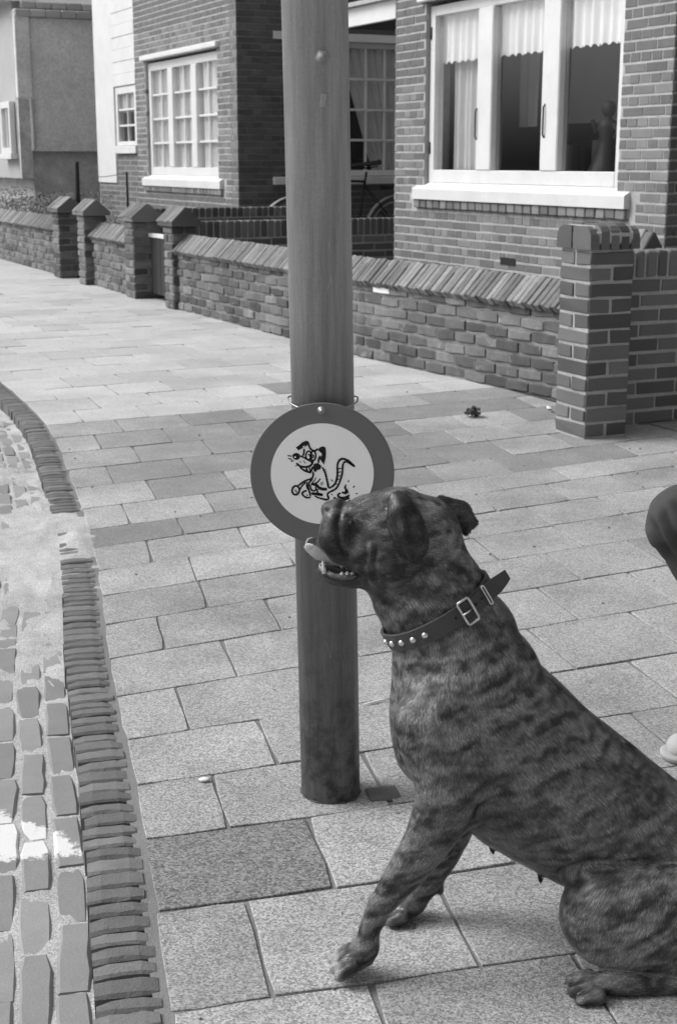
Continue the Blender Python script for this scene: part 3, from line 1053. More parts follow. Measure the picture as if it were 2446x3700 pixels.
# near gate pillar with rounded brick-on-edge cap
def near_pillar():
    s0, n0, sd = 4.926, 3.478, 0.215
    base = W(s0, n0)
    t = thing('brick_pillar', base, 'square brick gate pillar with rounded brick cap near the right edge', 'pillar')
    mxf = MX(W(s0 + sd, n0), ROT_F)
    mxp = MX(base, ROT_P)
    nc = 12
    H = nc * 0.0658
    MB().box(0.0015, sd - 0.0015, 0.0015, sd - 0.0015, -0.05, H + .002, mxp).build('mortar_core', 'pillar_mortar', t)
    for mx, ph in ((mxf, 0), (mxp, 1)):
        rects = []
        for i in range(nc):
            z = (i + .5) * 0.0658
            if (i + ph) % 2 == 0:
                rects.append([sd / 2, z, sd - 0.003, i])
            else:
                h = (sd - 0.014) / 2
                rects += [[h / 2, z, h, i], [sd - h / 2, z, h, i]]
        set_bricks(rects, t, mx, 'pillar_brick', 0.045, 0.0658, 0.0112, 0.0035, 100, None, 0.0018, c=0.003, jit=0.003)
    # cap: bricks on edge with a rounded shoulder, overhanging a little
    ov = 0.018
    MB().cbox(-ov + .008, sd + ov - .008, -ov + .003, sd + ov - .003, H + 0.001, H + 0.100, 0.03, 0, mxp).build('cap_core', 'pillar_mortar', t)
    n = 5
    w = (sd + 2 * ov) / n
    mid = sd * .55
    for k in range(n):
        x = -ov + w * (k + .5)
        hh = (0.100, 0.111, 0.113, 0.110, 0.097)[k]
        for half in (0, 1):
            if half == 0:
                prof = [(-ov, 0.004), (mid - .006, 0.004), (mid - .006, hh - .004), (-ov + .045, hh - .002), (-ov + .018, hh - .014), (-ov + .004, hh - .034)]
            else:
                prof = [(mid + .006, 0.004), (sd + ov, 0.004), (sd + ov - .004, hh - .034), (sd + ov - .018, hh - .014), (sd + ov - .045, hh - .002), (mid + .006, hh - .004)]
            m = mxp @ Matrix.Translation((x, random.uniform(-.002, .002), H))
            a, b = -w / 2 + .0055, w / 2 - .0055
            MB().prism(prof, a - (.004 if k == 0 else 0), b + (.004 if k == n - 1 else 0)).build('cap_brick', 'pillar_brick', t, m)
near_pillar()

# ================================================================== HOUSES
def window_unit(parent, mx, x0, x1, z0, z1, y, bays, frame=0.06, mull=0.10, bottom=0.09, muntin=None, curtain=None):
    """painted wooden window in a wall: part window with sub-parts"""
    def wm(mb): return mb
    f = MB()
    f.cbox(x0, x0 + frame, y - .02, y + .06, z0, z1, .004, 0, mx)
    f.cbox(x1 - frame, x1, y - .02, y + .06, z0, z1, .004, 0, mx)
    f.cbox(x0 + frame, x1 - frame, y - .018, y + .058, z1 - frame, z1, .004, 0, mx)
    f.cbox(x0 + frame, x1 - frame, y - .022, y + .062, z0, z0 + bottom, .004, 0, mx)
    wpart = f.build('window', 'paint', parent)
    bw = (x1 - x0 - 2 * frame - (bays - 1) * mull) / bays
    for b in range(bays):
        bx0 = x0 + frame + b * (bw + mull)
        bx1 = bx0 + bw
        if b < bays - 1:
            sub_obj('mullion', MB().cbox(bx1, bx1 + mull, y - .03, y + .055, z0 + bottom, z1 - frame, .008, 0, mx), 'paint', wpart)
        gz0, gz1 = z0 + bottom, z1 - frame
        sub_obj('pane', MB().box(bx0, bx1, y + .018, y + .022, gz0, gz1, mx), 'glass', wpart)
        if muntin:
            nc, nr = muntin
            for c in range(1, nc):
                xx = bx0 + bw * c / nc
                sub_obj('glazing_bar', MB().cbox(xx - .011, xx + .011, y + .0, y + .04, gz0, gz1, .003, 0, mx), 'paint', wpart)
            for r in range(1, nr):
                zz = gz0 + (gz1 - gz0) * r / nr
                sub_obj('glazing_bar', MB().cbox(bx0, bx1, y - .004, y + .042, zz - .012, zz + .012, .003, 0, mx), 'paint', wpart)
    return wpart

def cloth(x0, x1, z0, z1, y, mx, amp=0.02, wave=0.09, scallop=0.0, seed=0, nx=None):
    nx = nx or max(8, int((x1 - x0) / 0.012))
    nz = 14
    rr = random.Random(seed)
    ph = [rr.uniform(0, 6.28) for _ in range(4)]
    vs = []
    for iz in range(nz + 1):
        for ix in range(nx + 1):
            u = ix / nx
            x = x0 + (x1 - x0) * u
            t = iz / nz
            dy = amp * (math.sin(2 * math.pi * x / wave + ph[0] + .4 * math.sin(t * 3 + ph[3])) + .5 * math.sin(2 * math.pi * x / (wave * 2.3) + ph[1]))
            zb = z0 + scallop * abs(math.sin(math.pi * x / 0.05))
            vs.append(mx @ Vector((x, y + dy, zb + (z1 - zb) * t)))
    fs = [(iz * (nx + 1) + ix, iz * (nx + 1) + ix + 1, (iz + 1) * (nx + 1) + ix + 1, (iz + 1) * (nx + 1) + ix) for iz in range(nz) for ix in range(nx)]
    return MB().add(vs, fs, True)

def house(t, mx, Wd, wx0, wx1, wz0, wz1, depth, facade_prio, z_top=3.3, front_limit=300, right_wall=True):
    """brick house body with its street front in the local frame mx (x to the right, y into the house)"""
    # shell walls in mortar colour, bricks in front of them; opening for the window
    lint = wz1 + 0.03
    sh = MB()
    sh.box(0.008, wx0, 0.0005, 0.22, 0, z_top, mx)
    sh.box(wx1, Wd - .008, 0.0005, 0.22, 0, z_top, mx)
    sh.box(wx0, wx1, 0.0005, 0.22, 0, wz0 - .09, mx)
    sh.box(wx0, wx1, 0.0005, 0.22, lint + .005, z_top, mx)
    sh.build('wall', 'house_mortar', t)
    # upper storey and roof, above the picture
    up = MB()
    up.box(0.0, Wd, 0.0, depth, z_top, 5.6, mx)
    up.build('upper_wall', 'brickwork', t)
    rf = MB()
    rf.prism([(-0.3, 5.6), (depth + .3, 5.6), (depth / 2, 8.2)], -0.15, Wd + .15, mx)
    rf.build('roof', 'tile', t)
    # room behind the window
    rm = MB()
    rm.box(0.23, Wd - .22, 0.22, 3.2, 0.25, 0.30, mx)          # floor
    rm.box(0.23, Wd - .22, 0.22, 3.2, 2.75, 2.80, mx)
    rm.box(0.02, 0.23, 0.225, depth - .01, 0, z_top - .004, mx)      # party wall
    if right_wall:
        rm.box(Wd - .24, Wd - .02, 0.225, depth - .01, 0, z_top - .004, mx)
    rm.box(0.24, Wd - .25, 3.2, 3.3, 0, z_top - .006, mx)
    rm.build('room', 'room', t)
    rects = lay(Wd, z_top, 0.064, 0.20, 0.010, 'cross')
    set_bricks(rects, t, mx, 'house_brick', 0.06, 0.064, 0.012, 0.003, front_limit, facade_prio, 0.0009, c=0.0015, jit=0.0012,
               holes=[(wx0 - .001, wx1 + .001, wz0 - 0.10, lint + .005), (wx0 - .2, wx1 + .2, wz0 - .205, wz0 - .005)])
    # brick reveal at the window jambs
    # rowlock sill of bricks under the painted sill
    sx0, sx1 = wx0 - .12, wx1 + .14
    MB().box(sx0 + .01, sx1 - .01, -0.012, .2, wz0 - .19, wz0 - .105, mx).build('sill_bed', 'house_mortar', t)
    x = sx0
    while x < sx1 - .05:
        w = 0.105
        if x + w > sx1: w = sx1 - x
        MB().cbox(x + .004, x + w - .004, -0.032, 0.1, wz0 - .195, wz0 - .13, .006, .002, mx).build('sill_brick', 'house_brick', t)
        x += w + .002
    # painted timber sill, sloping outwards
    MB().prism([(-0.045, wz0 - .128), (0.14, wz0 - .128), (0.14, wz0 + .004), (0.045, wz0 + .002), (-0.04, wz0 - .045), (-0.045, wz0 - .05)], sx0 + .004, sx1 - .004, mx).build('window_sill', 'paint', t)
    # painted lintel board
    MB().cbox(sx0 + .05, sx1 - .05, -0.05, 0.12, lint, lint + .055, .006, 0, mx).build('lintel', 'paint', t)

# ---- right-hand house
RH = thing('brick_house', W(10.57, 5.5), 'right-hand brick house with wide white window and lace valance', 'house', 'brick houses along the street')
mxr = MX(W(10.57, 5.5), ROT_F)
house(RH, mxr, 3.53, 0.50, 3.03, 0.985, 2.29, 6.0, lambda r: (0 if r[1] > .35 and r[1] < 2.45 else 1, abs(r[1] - 1.0)))
wr = window_unit(RH, mxr, 0.51, 3.02, 0.985, 2.29, 0.055, 3, frame=0.075, mull=0.205, bottom=0.095)
for xx in (1.245, 2.14):
    sub_obj('casement_bolt', MB().tube([mxr @ Vector((xx, 0.026, 1.30)), mxr @ Vector((xx, 0.012, 1.32)), mxr @ Vector((xx, 0.012, 1.50)), mxr @ Vector((xx, 0.026, 1.52))], 0.006, 6), 'black_iron', wr)
for zz in (1.2, 2.05):
    sub_obj('hinge', MB().tube([mxr @ Vector((0.53, 0.03, zz)), mxr @ Vector((0.53, 0.03, zz + .09))], 0.007, 6), 'black_iron', wr)
def furnish(t, mx):
    cloth(0.58, 2.96, 1.86, 2.28, 0.110, mx, 0.012, 0.10, 0.022, 3).build('lace_valance', 'net', t)
    cloth(0.58, 1.08, 1.08, 2.27, 0.20, mx, 0.020, 0.085, 0, 4).build('drape', 'drape', t)
    cloth(0.88, 1.14, 1.40, 2.25, 0.62, mx, 0.012, 0.10, 0, 5).build('inner_drape', 'drape', t)
    MB().box(1.22, 1.95, 0.80, 0.83, 1.42, 2.2, mx).build('wall_panel', 'room', t)
    cb = MB().cbox(0.75, 2.6, 1.0, 1.5, 0.3, 1.30, 0.01, 0, mx)
    cb.build('cabinet', 'dark_wood', t)
    for i in range(9):
        MB().cbox(0.9 + i * .17, 0.98 + i * .17, 0.93, 0.99, 1.02, 1.30 - .03 * (i % 3), .004, 0, mx).build('book', 'room' if i % 2 else 'dark_wood', t)
furnish(RH, mxr)
# figurine standing inside on the window ledge
fg = thing('figurine', mxr @ Vector((2.43, 0.34, 1.08)), 'dark figurine standing inside the wide white window', 'figurine')
MB().lathe([(0, 1.06), (.13, 1.06), (.125, 1.09), (.09, 1.16), (.06, 1.26), (.055, 1.31), (.07, 1.36), (.065, 1.40), (.025, 1.42), (.022, 1.44), (.0, 1.44)], 20, mxr @ Matrix.Translation((2.43, .34, 0))).build('gown', 'dark_wood', fg)
MB().lathe([(0, 1.43), (.03, 1.44), (.048, 1.47), (.05, 1.50), (.035, 1.53), (0, 1.54)], 16, mxr @ Matrix.Translation((2.43, .34, 0))).build('head', 'dark_wood', fg)
MB().tube([mxr @ Vector((2.37, .34, 1.38)), mxr @ Vector((2.30, .33, 1.34)), mxr @ Vector((2.29, .31, 1.42))], .016, 8).build('arm', 'dark_wood', fg)
MB().tube([mxr @ Vector((2.49, .34, 1.38)), mxr @ Vector((2.56, .33, 1.34)), mxr @ Vector((2.55, .31, 1.29))], .016, 8).build('arm', 'dark_wood', fg)
# air brick opening and near side wall
MB().box(1.675, 1.87, -0.0085, 0.004, 0.425, 0.475, mxr).build('air_vent', 'black_iron', RH)
mxs = MX(W(7.04, 5.5), ROT_P)
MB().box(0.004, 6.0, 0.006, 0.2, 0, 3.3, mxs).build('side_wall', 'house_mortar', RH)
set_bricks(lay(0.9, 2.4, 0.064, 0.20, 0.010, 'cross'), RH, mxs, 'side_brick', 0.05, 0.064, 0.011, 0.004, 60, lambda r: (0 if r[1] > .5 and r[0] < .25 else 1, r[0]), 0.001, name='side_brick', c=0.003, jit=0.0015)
# porch roof with white fascia between the houses
cp = thing('porch_canopy', W(11.2, 5.6), 'white fascia board of the porch roof right of the pole', 'canopy')
mxc = MX(W(12.15, 5.5), ROT_F)
MB().cbox(0, 1.575, 0.0, 0.04, 2.245, 2.395, .004, 0, mxc).build('fascia', 'paint', cp)
MB().box(0.01, 1.575, 0.042, 1.6, 2.30, 2.36, mxc).build('soffit', 'dark_wood', cp)
MB().prism([(-0.05, 2.397), (1.62, 2.397), (1.62, 2.72), (-0.05, 2.43)], -0.05, 1.575, mxc).build('roof', 'tile', cp)
MB().cbox(0.0, 0.09, 0.05, 0.14, 0.0, 2.30, .006, 0, mxc).build('post', 'dark_wood', cp)

# ---- left-hand house
LH = thing('brick_house', W(17.43, 5.5), 'left-hand brick house with small-paned white window and net curtains', 'house', 'brick houses along the street')
mxl = MX(W(17.43, 5.5), ROT_F)
house(LH, mxl, 3.39, 0.40, 2.82, 0.985, 2.27, 6.0, lambda r: (0 if r[1] > .55 and r[1] < 2.75 else 1, abs(r[1] - 1.7)), right_wall=False)
window_unit(LH, mxl, 0.41, 2.81, 0.985, 2.27, 0.055, 3, frame=0.09, mull=0.17, bottom=0.09, muntin=(2, 4))
cloth(0.46, 2.76, 1.06, 2.24, 0.108, mxl, 0.012, 0.11, 0, 8).build('net_curtain', 'net', LH)
# its side wall, seen through the gap, with another paned window
mxw = MX(W(14.04, 5.5), ROT_P)
sw_ = MB()
sw_.box(0.0, 0.555, 0.006, 0.2, 0, 3.3, mxw); sw_.box(2.02, 6.0, 0.006, 0.2, 0, 3.3, mxw)
sw_.box(0.555, 2.02, 0.006, 0.2, 0, 0.92, mxw); sw_.box(0.555, 2.02, 0.006, 0.2, 2.36, 3.3, mxw)
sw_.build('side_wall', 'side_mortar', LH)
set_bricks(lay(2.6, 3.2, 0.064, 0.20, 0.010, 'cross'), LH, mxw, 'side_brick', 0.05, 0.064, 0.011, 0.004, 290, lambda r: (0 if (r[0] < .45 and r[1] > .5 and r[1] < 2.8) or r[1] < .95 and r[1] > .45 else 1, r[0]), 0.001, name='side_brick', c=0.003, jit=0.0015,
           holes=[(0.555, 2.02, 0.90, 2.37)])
window_unit(LH, mxw, 0.56, 2.01, 0.99, 2.35, 0.10, 1, frame=0.05, bottom=0.06, muntin=(6, 4))
MB().cbox(0.38, 2.06, -0.05, 0.1, 0.905, 0.985, .006, 0, mxw).build('window_sill', 'paint', LH)
MB().cbox(0.40, 2.04, -0.02, 0.1, 2.352, 2.43, .004, 0, mxw).build('lintel', 'paint', LH)
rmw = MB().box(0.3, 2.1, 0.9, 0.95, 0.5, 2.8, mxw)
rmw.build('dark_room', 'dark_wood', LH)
cv = cloth(1.22, 1.98, 1.0, 2.32, 0.2, mxw, 0.015, 0.10, 0, 9)
for i, p in enumerate(cv.v):      # tied-back curtain
    q = mxw.inverted() @ Vector(p)
    k = max(0.0, 1 - (q.z - 1.0) / 1.3)
    q.x = 1.98 - (1.98 - q.x) * (1 - .55 * k)
    cv.v[i] = tuple(mxw @ q)
cv.build('tied_curtain', 'drape', LH)

# ---- white boarded porch beyond the left house
WP = thing('boarded_porch', W(18.3, 5.5), 'tall white boarded bay with small window, left of the paned window', 'porch')
mxb = MX(W(19.22, 5.5), ROT_F)
z = 2.06
k = 0
while z < 3.6:
    MB().cbox(0.84, 1.775, 0.0 + .004 * (k % 2), 0.05, z, z + .146, .005, 0, mxb).build('board', 'paint', WP)
    z += .148
    k += 1
MB().cbox(0.0, 0.838, 0.006, 0.1, 0.865, 3.6, .006, 0, mxb).build('corner_panel', 'paint', WP)
MB().box(0.02, 1.76, 0.11, 1.6, 0.0, 3.55, mxb).build('body', 'side_mortar', WP)
MB().cbox(0.86, 1.77, -0.02, 0.10, 1.235, 1.33, .005, 0, mxb).build('window_sill', 'paint', WP)
window_unit(WP, mxb, 0.90, 1.765, 1.335, 2.05, 0.03, 1, frame=0.085, bottom=0.05, muntin=(2, 3))
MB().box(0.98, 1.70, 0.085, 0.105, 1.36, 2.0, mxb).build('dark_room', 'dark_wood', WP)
cloth(0.99, 1.69, 1.74, 2.0, 0.068, mxb, 0.004, 0.08, 0, 12).build('net_curtain', 'drape', WP)
MB().box(0.0, 1.78, 0.02, 0.108, 0.0, 0.86, mxb).build('plinth', 'brickwork', WP)
MB().box(0.84, 1.78, 0.022, 0.106, 0.862, 1.232, mxb).build('apron', 'brickwork', WP)

# ---- plastered house at the far left
PH = thing('plastered_house', W(21.1, 5.1), 'grey plastered house with jutting upper wall at the left edge', 'house')
mxh = MX(W(21.0, 0.0), ROT_P)
MB().box(5.06, 11, 0.0, 5.5, 1.282, 3.11, mxh).build('upper_wall', 'plaster', PH)
MB().box(5.10, 11, 0.16, 5.5, 0.0, 1.281, mxh).build('lower_wall', 'plaster_low', PH)
MB().cbox(4.872, 5.085, -0.06, 0.044, 2.012, 3.22, .01, 0, mxh).build('corner_pier', 'plaster', PH)
MB().box(4.895, 5.055, 0.15, 5.5, 0.90, 3.6, mxh).build('street_wall', 'plaster_pale', PH)
MB().box(4.899, 5.075, 0.06, 0.149, 0.90, 2.01, mxh).build('recess_wall', 'plaster_low', PH)
MB().cbox(5.062, 5.10, -0.06, -0.002, 1.30, 2.0, .004, 0, mxh).build('drainpipe', 'plaster_pale', PH)
ey = MB()
for i in range(26):      # eave tiles
    for r in range(2):
        MB().cbox(4.88 + i * .22 + r * .11, 4.88 + i * .22 + .212 + r * .11, -0.12 + r * .1, 0.25 + r * .1, 3.115 + r * .115, 3.215 + r * .115, .012, .004, mxh).build('roof_tile', 'tile', PH)
MB().prism([(0.02, 3.33), (5.5, 3.33), (2.75, 5.6)], 4.7, 11, mxh).build('roof', 'tile', PH)
mxp4 = MX(W(23.0, 4.895), ROT_F)
window_unit(PH, mxp4, 1.12, 1.76, 1.25, 1.98, -0.07, 1, frame=0.09, bottom=0.08, muntin=(2, 1))
MB().cbox(1.06, 1.80, -0.11, -0.005, 1.17, 1.245, .005, 0, mxp4).build('window_sill', 'paint', PH)
cloth(1.18, 1.70, 1.3, 1.95, -0.012, mxp4, 0.002, .1, 0, 15).build('net_curtain', 'net', PH)

# ---- rough hedge behind the far wall
def leaf_mass(n, fn, size, seed):
    rr = random.Random(seed)
    mb = MB()
    for i in range(n):
        c, nrm = fn(rr)
        a = Vector((rr.gauss(0, 1), rr.gauss(0, 1), rr.gauss(0, 1))).normalized()
        b = (nrm + Vector((rr.gauss(0, .6), rr.gauss(0, .6), rr.gauss(0, .6)))).normalized()
        u = a.cross(b).normalized() * size * rr.uniform(.5, 1.3)
        w = b.cross(u).normalized() * size * rr.uniform(.5, 1.3)
        mb.add([c - u * .5, c + w * .5, c + u * .6, c - w * .5], [(0, 1, 2, 3)])
    return mb
def hfn(rr):
    s = rr.uniform(14.9, 21.0)
    n = rr.uniform(4.05, 4.95)
    top = 0.50 + 0.10 * math.sin(s * 3.1) + 0.09 * math.sin(s * 7.7 + n * 5) + (.10 if s > 16.5 else 0)
    z = top * (1 - rr.random() ** 2.2)
    return W(s, n, z), Vector((-N2[0] * .6, -N2[1] * .6, .8))
leaf_mass(26000, hfn, 0.020, 4).build('hedge', 'grass', None, None, label='low rough hedge growing behind the farthest low wall', category='hedge')

# ================================================================== LAMP POST AND SIGN
PB = Vector((-0.0146, 2.468, 0.0))
LEAN = math.radians(1.0)
PAX = Vector((-math.sin(LEAN), 0.0, math.cos(LEAN)))
def on_pole(z):
    return PB + PAX * (z / PAX.z)
PR = 0.055
post = thing('lamp_post', PB, 'thick weathered steel pole standing in the pavement', 'pole')
rotp = Matrix.Translation(PB) @ Matrix.Rotation(-LEAN, 4, 'Y')
MB().lathe([(0, -0.4), (PR, -0.4), (PR, 4.6), (PR * .6, 4.75), (0, 4.75)], 72, rotp).build('shaft', 'pole', post)
# bolt head high on the shaft
bz = 1.312
bp = on_pole(bz) + Vector((0.011, -PR * .97, 0))
mb_ = Matrix.Translation(bp) @ Matrix.Rotation(math.radians(90), 4, 'X')
MB().lathe([(0.0125, -0.002), (0.0125, 0.0015), (0.0085, 0.0022), (0.0078, 0.0075), (0.0, 0.0085)], 6, mb_).build('bolt', 'pole', post)
bp2 = on_pole(1.245) + Vector((0.012, -PR * .985, 0))
MB().cbox(-.005, .005, -.0012, .0012, -.011, .011, .001, 0, Matrix.Translation(bp2) @ Matrix.Rotation(.12, 4, 'Y')).build('scraped_tab', 'pole', post)
# dirt and broken edge where the pole enters the paving
rr = random.Random(9)
ring = []
for k in range(40):
    th = 2 * math.pi * k / 40
    ring.append((PR * .97, PR * (1.0 + .10 * rr.random() ** 2), th))
vs = [(PB.x + a * math.cos(t), PB.y + a * math.sin(t), 0.0030) for a, b, t in ring] + [(PB.x + b * math.cos(t), PB.y + b * math.sin(t), 0.0016) for a, b, t in ring]
MB().add(vs, [(i, (i + 1) % 40, 40 + (i + 1) % 40, 40 + i) for i in range(40)]).build('dirt_collar', 'soil', post)
# wedge of brick let into the paving beside it
wq = MB().cbox(-.029, .03, -.026, .026, -.02, .0032, .003, .004, Matrix.Translation((PB.x + .098, PB.y - .012, 0)) @ Matrix.Rotation(.25, 4, 'Z'))
wq.build('brick_wedge', 'kerb', None, None, label='dark broken piece of brick set beside the foot of the pole', category='brick')

SC = Vector((-0.028, 2.399, 0.625))          # centre of the sign
SR = 0.1228
sign = thing('round_sign', SC - Vector((0, 0, SR)), 'round sign with dark ring and comic dog drawing tied to the pole', 'sign')
mxsn = Matrix.Translation(SC) @ Matrix.Rotation(math.radians(90), 4, 'X')        # local z towards the viewer
MB().lathe([(0, -0.0022), (SR - .002, -0.0022), (SR, -0.001), (SR, 0.0008), (SR - .0012, 0.0016), (0, 0.0016)], 96, mxsn, False).build('plate', 'sign_ring', sign)
MB().lathe([(SR * .7225, 0.0018), (SR * .7225, 0.0022), (0, 0.0022)], 96, mxsn, False).build('white_disc', 'sign_white', sign)
rim = MB().tube([mxsn @ Vector((SR * math.cos(2 * math.pi * k / 96), SR * math.sin(2 * math.pi * k / 96), 0)) for k in range(96)], 0.0016, 6, closed=True)
rim.build('rim', 'sign_ring', sign)
sb = mxsn @ Matrix.Translation((-.001, SR * .905, 0))
MB().lathe([(0.0072, 0.0016), (0.0072, 0.003), (0.0042, 0.0032), (0.0042, 0.0095), (0, 0.0105)], 12, sb).build('bolt', 'wire', sign)
# the drawing, as print: strokes in the units of the artwork (sign radius 670 wide, 646 high, centre 690, 810)
def art(x, y, z):
    return mxsn @ Vector(((x - 690) / 670 * SR, (810 - y) / 646 * SR, z))
def stroke(mb, pts, w, z=0.0028, taper=True, seed=0):
    rr = random.Random(seed or int(pts[0][0] * 7 + pts[0][1]))
    P = [Vector(p) for p in pts]
    for _ in range(2):          # round the corners
        if len(P) < 3: break
        Q = [P[0]]
        for a, b in zip(P[:-1], P[1:]):
            Q += [a.lerp(b, .25), a.lerp(b, .75)]
        Q.append(P[-1]); P = Q
    # resample
    R_ = [P[0]]
    for a, b in zip(P[:-1], P[1:]):
        n = max(1, int((b - a).length / 8))
        R_ += [a.lerp(b, (i + 1) / n) for i in range(n)]
    P = R_
    vs = []
    for i, p in enumerate(P):
        a, b = P[max(i - 1, 0)], P[min(i + 1, len(P) - 1)]
        t = (b - a)
        t = t.normalized() if t.length else Vector((1, 0))
        nn = Vector((-t[1], t[0]))
        e = min(i, len(P) - 1 - i) / max(1, len(P) - 1)
        ww = w * .62 * (0.62 + 0.38 * min(1, e * 6) if taper else 1) * rr.uniform(.86, 1.14)
        vs += [art(p[0] + nn[0] * ww, p[1] + nn[1] * ww, z), art(p[0] - nn[0] * ww, p[1] - nn[1] * ww, z)]
    mb.add(vs, [(2 * i, 2 * i + 1, 2 * i + 3, 2 * i + 2) for i in range(len(P) - 1)])
def fill(mb, pts, z=0.0029):
    c = sum((Vector(p) for p in pts), Vector((0, 0))) / len(pts)
    vs = [art(c[0], c[1], z)] + [art(p[0], p[1], z) for p in pts]
    n = len(pts)
    mb.add(vs, [(0, 1 + i, 1 + (i + 1) % n) for i in range(n)])
def oval(cx, cy, rx, ry, rot=0, n=24):
    c, s = math.cos(rot), math.sin(rot)
    return [(cx + rx * math.cos(2 * math.pi * k / n) * c - ry * math.sin(2 * math.pi * k / n) * s, cy + rx * math.cos(2 * math.pi * k / n) * s + ry * math.sin(2 * math.pi * k / n) * c) for k in range(n)]
ink = MB()
fill(ink, [(443, 563), (470, 545), (505, 515), (540, 500), (562, 522), (548, 545), (524, 562), (500, 572), (468, 590)])
stroke(ink, [(545, 505), (562, 525), (568, 555), (588, 585), (625, 598), (650, 572)], 15)
stroke(ink, [(520, 575), (522, 600), (512, 640)], 14)
fill(ink, [(648, 585), (668, 562), (695, 552), (722, 562), (726, 610), (722, 660), (706, 722), (690, 700), (668, 668), (684, 640), (690, 600)])
stroke(ink, [(672, 640), (657, 670), (655, 705)], 14)
stroke(ink, oval(562, 636, 25, 40, .12) + [oval(562, 636, 25, 40, .12)[0]], 12, taper=False)
stroke(ink, oval(606, 640, 24, 44, .05) + [oval(606, 640, 24, 44, .05)[0]], 13, taper=False)
stroke(ink, [(555, 625), (572, 632), (575, 650)], 9)
stroke(ink, [(598, 628), (614, 640), (600, 660)], 10)
stroke(ink, [(585, 600), (590, 640), (586, 672)], 12)
fill(ink, oval(448, 645, 35, 32))
stroke(ink, [(480, 640), (515, 652), (545, 672), (585, 690), (602, 712)], 13)
for a in ([(365, 637), (408, 645)], [(370, 663), (410, 674)], [(395, 692), (424, 684)], [(440, 737), (454, 722)], [(424, 622), (412, 640)]):
    stroke(ink, a, 8)
stroke(ink, [(448, 705), (470, 730), (510, 744), (560, 742), (592, 722), (604, 690)], 16)
stroke(ink, [(478, 738), (505, 768), (545, 784), (580, 796), (592, 768), (602, 738)], 15)
stroke(ink, [(542, 750), (550, 786)], 13); stroke(ink, [(570, 746), (578, 788)], 11); stroke(ink, [(478, 690), (492, 704)], 5); stroke(ink, [(512, 682), (536, 712)], 5)
fill(ink, [(610, 716), (650, 704), (684, 735), (672, 765), (642, 772), (630, 790), (612, 782), (604, 748)])
stroke(ink, [(605, 785), (606, 825), (592, 852), (550, 862), (505, 885), (462, 918)], 14)
stroke(ink, [(535, 886), (500, 915), (478, 955)], 12)
stroke(ink, oval(440, 960, 34, 42, .2) + [oval(440, 960, 34, 42, .2)[0]], 15, taper=False)
stroke(ink, [(432, 955), (444, 968), (450, 985)], 8)
stroke(ink, [(600, 855), (566, 885), (556, 925), (568, 970), (580, 1018)], 14)
stroke(ink, [(548, 880), (542, 925), (556, 955)], 12)
stroke(ink, [(545, 962), (512, 972), (498, 992), (515, 1016), (550, 1032), (580, 1024)], 15)
stroke(ink, [(540, 1000), (556, 1012)], 8)
stroke(ink, [(632, 838), (618, 872), (592, 888)], 7); stroke(ink, [(672, 850), (652, 880), (622, 898)], 11); stroke(ink, [(700, 884), (680, 916)], 6); stroke(ink, [(688, 880), (672, 902)], 4)
stroke(ink, [(585, 900), (630, 905), (662, 940), (700, 950), (735, 948)], 22)
stroke(ink, [(575, 905), (584, 962), (630, 966), (628, 925)], 13)
stroke(ink, [(645, 945), (640, 985), (695, 1006)], 13)
stroke(ink, [(585, 988), (640, 996), (695, 1003)], 20)
stroke(ink, [(618, 1012), (650, 1030), (700, 1042), (742, 1050), (752, 1030), (736, 1008), (742, 986), (780, 966), (815, 950), (842, 915), (862, 860), (880, 800), (880, 742), (890, 702), (918, 690), (955, 715), (992, 742)], 15)
stroke(ink, [(690, 745), (716, 792), (730, 850), (742, 905), (752, 942)], 15)
for k in range(7):
    yy = 770 + k * 22
    stroke(ink, [(712 + k * 5, yy), (728 + k * 5, yy - 4)], 6)
stroke(ink, [(752, 942), (800, 916), (826, 868), (834, 800), (830, 732), (842, 690), (872, 664), (920, 676), (962, 706), (996, 738)], 17)
for a in ([(836, 760), (868, 755)], [(836, 792), (868, 788)], [(832, 828), (862, 823)], [(824, 864), (850, 858)], [(806, 904), (836, 902)]):
    stroke(ink, a, 8)
fill(ink, [(872, 655), (884, 662), (874, 676), (862, 668)])
fill(ink, [(905, 908), (918, 905), (908, 932), (930, 955), (940, 985), (912, 992), (888, 985), (912, 968), (892, 938)])
stroke(ink, [(872, 978), (920, 992)], 16); stroke(ink, [(862, 985), (836, 998), (842, 1022), (880, 1032), (930, 1020), (945, 1002)], 16)
stroke(ink, [(850, 1034), (900, 1052), (946, 1030)], 16); stroke(ink, [(868, 1064), (908, 1084), (940, 1066)], 14)
stroke(ink, [(795, 1028), (828, 1044), (880, 1078), (932, 1098), (950, 1050)], 18)
for a in ([(773, 858), (790, 878)], [(938, 864), (934, 886)], [(996, 918), (978, 936)], [(1003, 991), (1026, 988)], [(774, 995), (790, 1004)]):
    stroke(ink, a, 8)
ink.build('dog_drawing', 'ink', sign)
wh = MB()
fill(wh, oval(437, 652, 8, 8), 0.0034); fill(wh, oval(452, 690, 5, 5), 0.0034)
fill(wh, [(512, 550), (530, 545), (526, 556), (505, 568)], 0.0034)
wh.build('drawing_highlights', 'sign_white', sign)
# wire that ties the sign to the pole
wz = 0.742
pts = []
c0 = on_pole(wz)
for k in range(40):
    th = 2 * math.pi * k / 40
    pts.append(c0 + Vector((math.cos(th) * (PR + .0025 + .004 * abs(math.cos(th)) ** 8), math.sin(th) * (PR + .0025), 0.004 * math.cos(2 * th) + .003 * math.sin(th) - (0.004 if math.sin(th) < 0 else 0))))
MB().tube(pts, 0.0016, 8, closed=True).build('tie_wire', 'wire', sign)

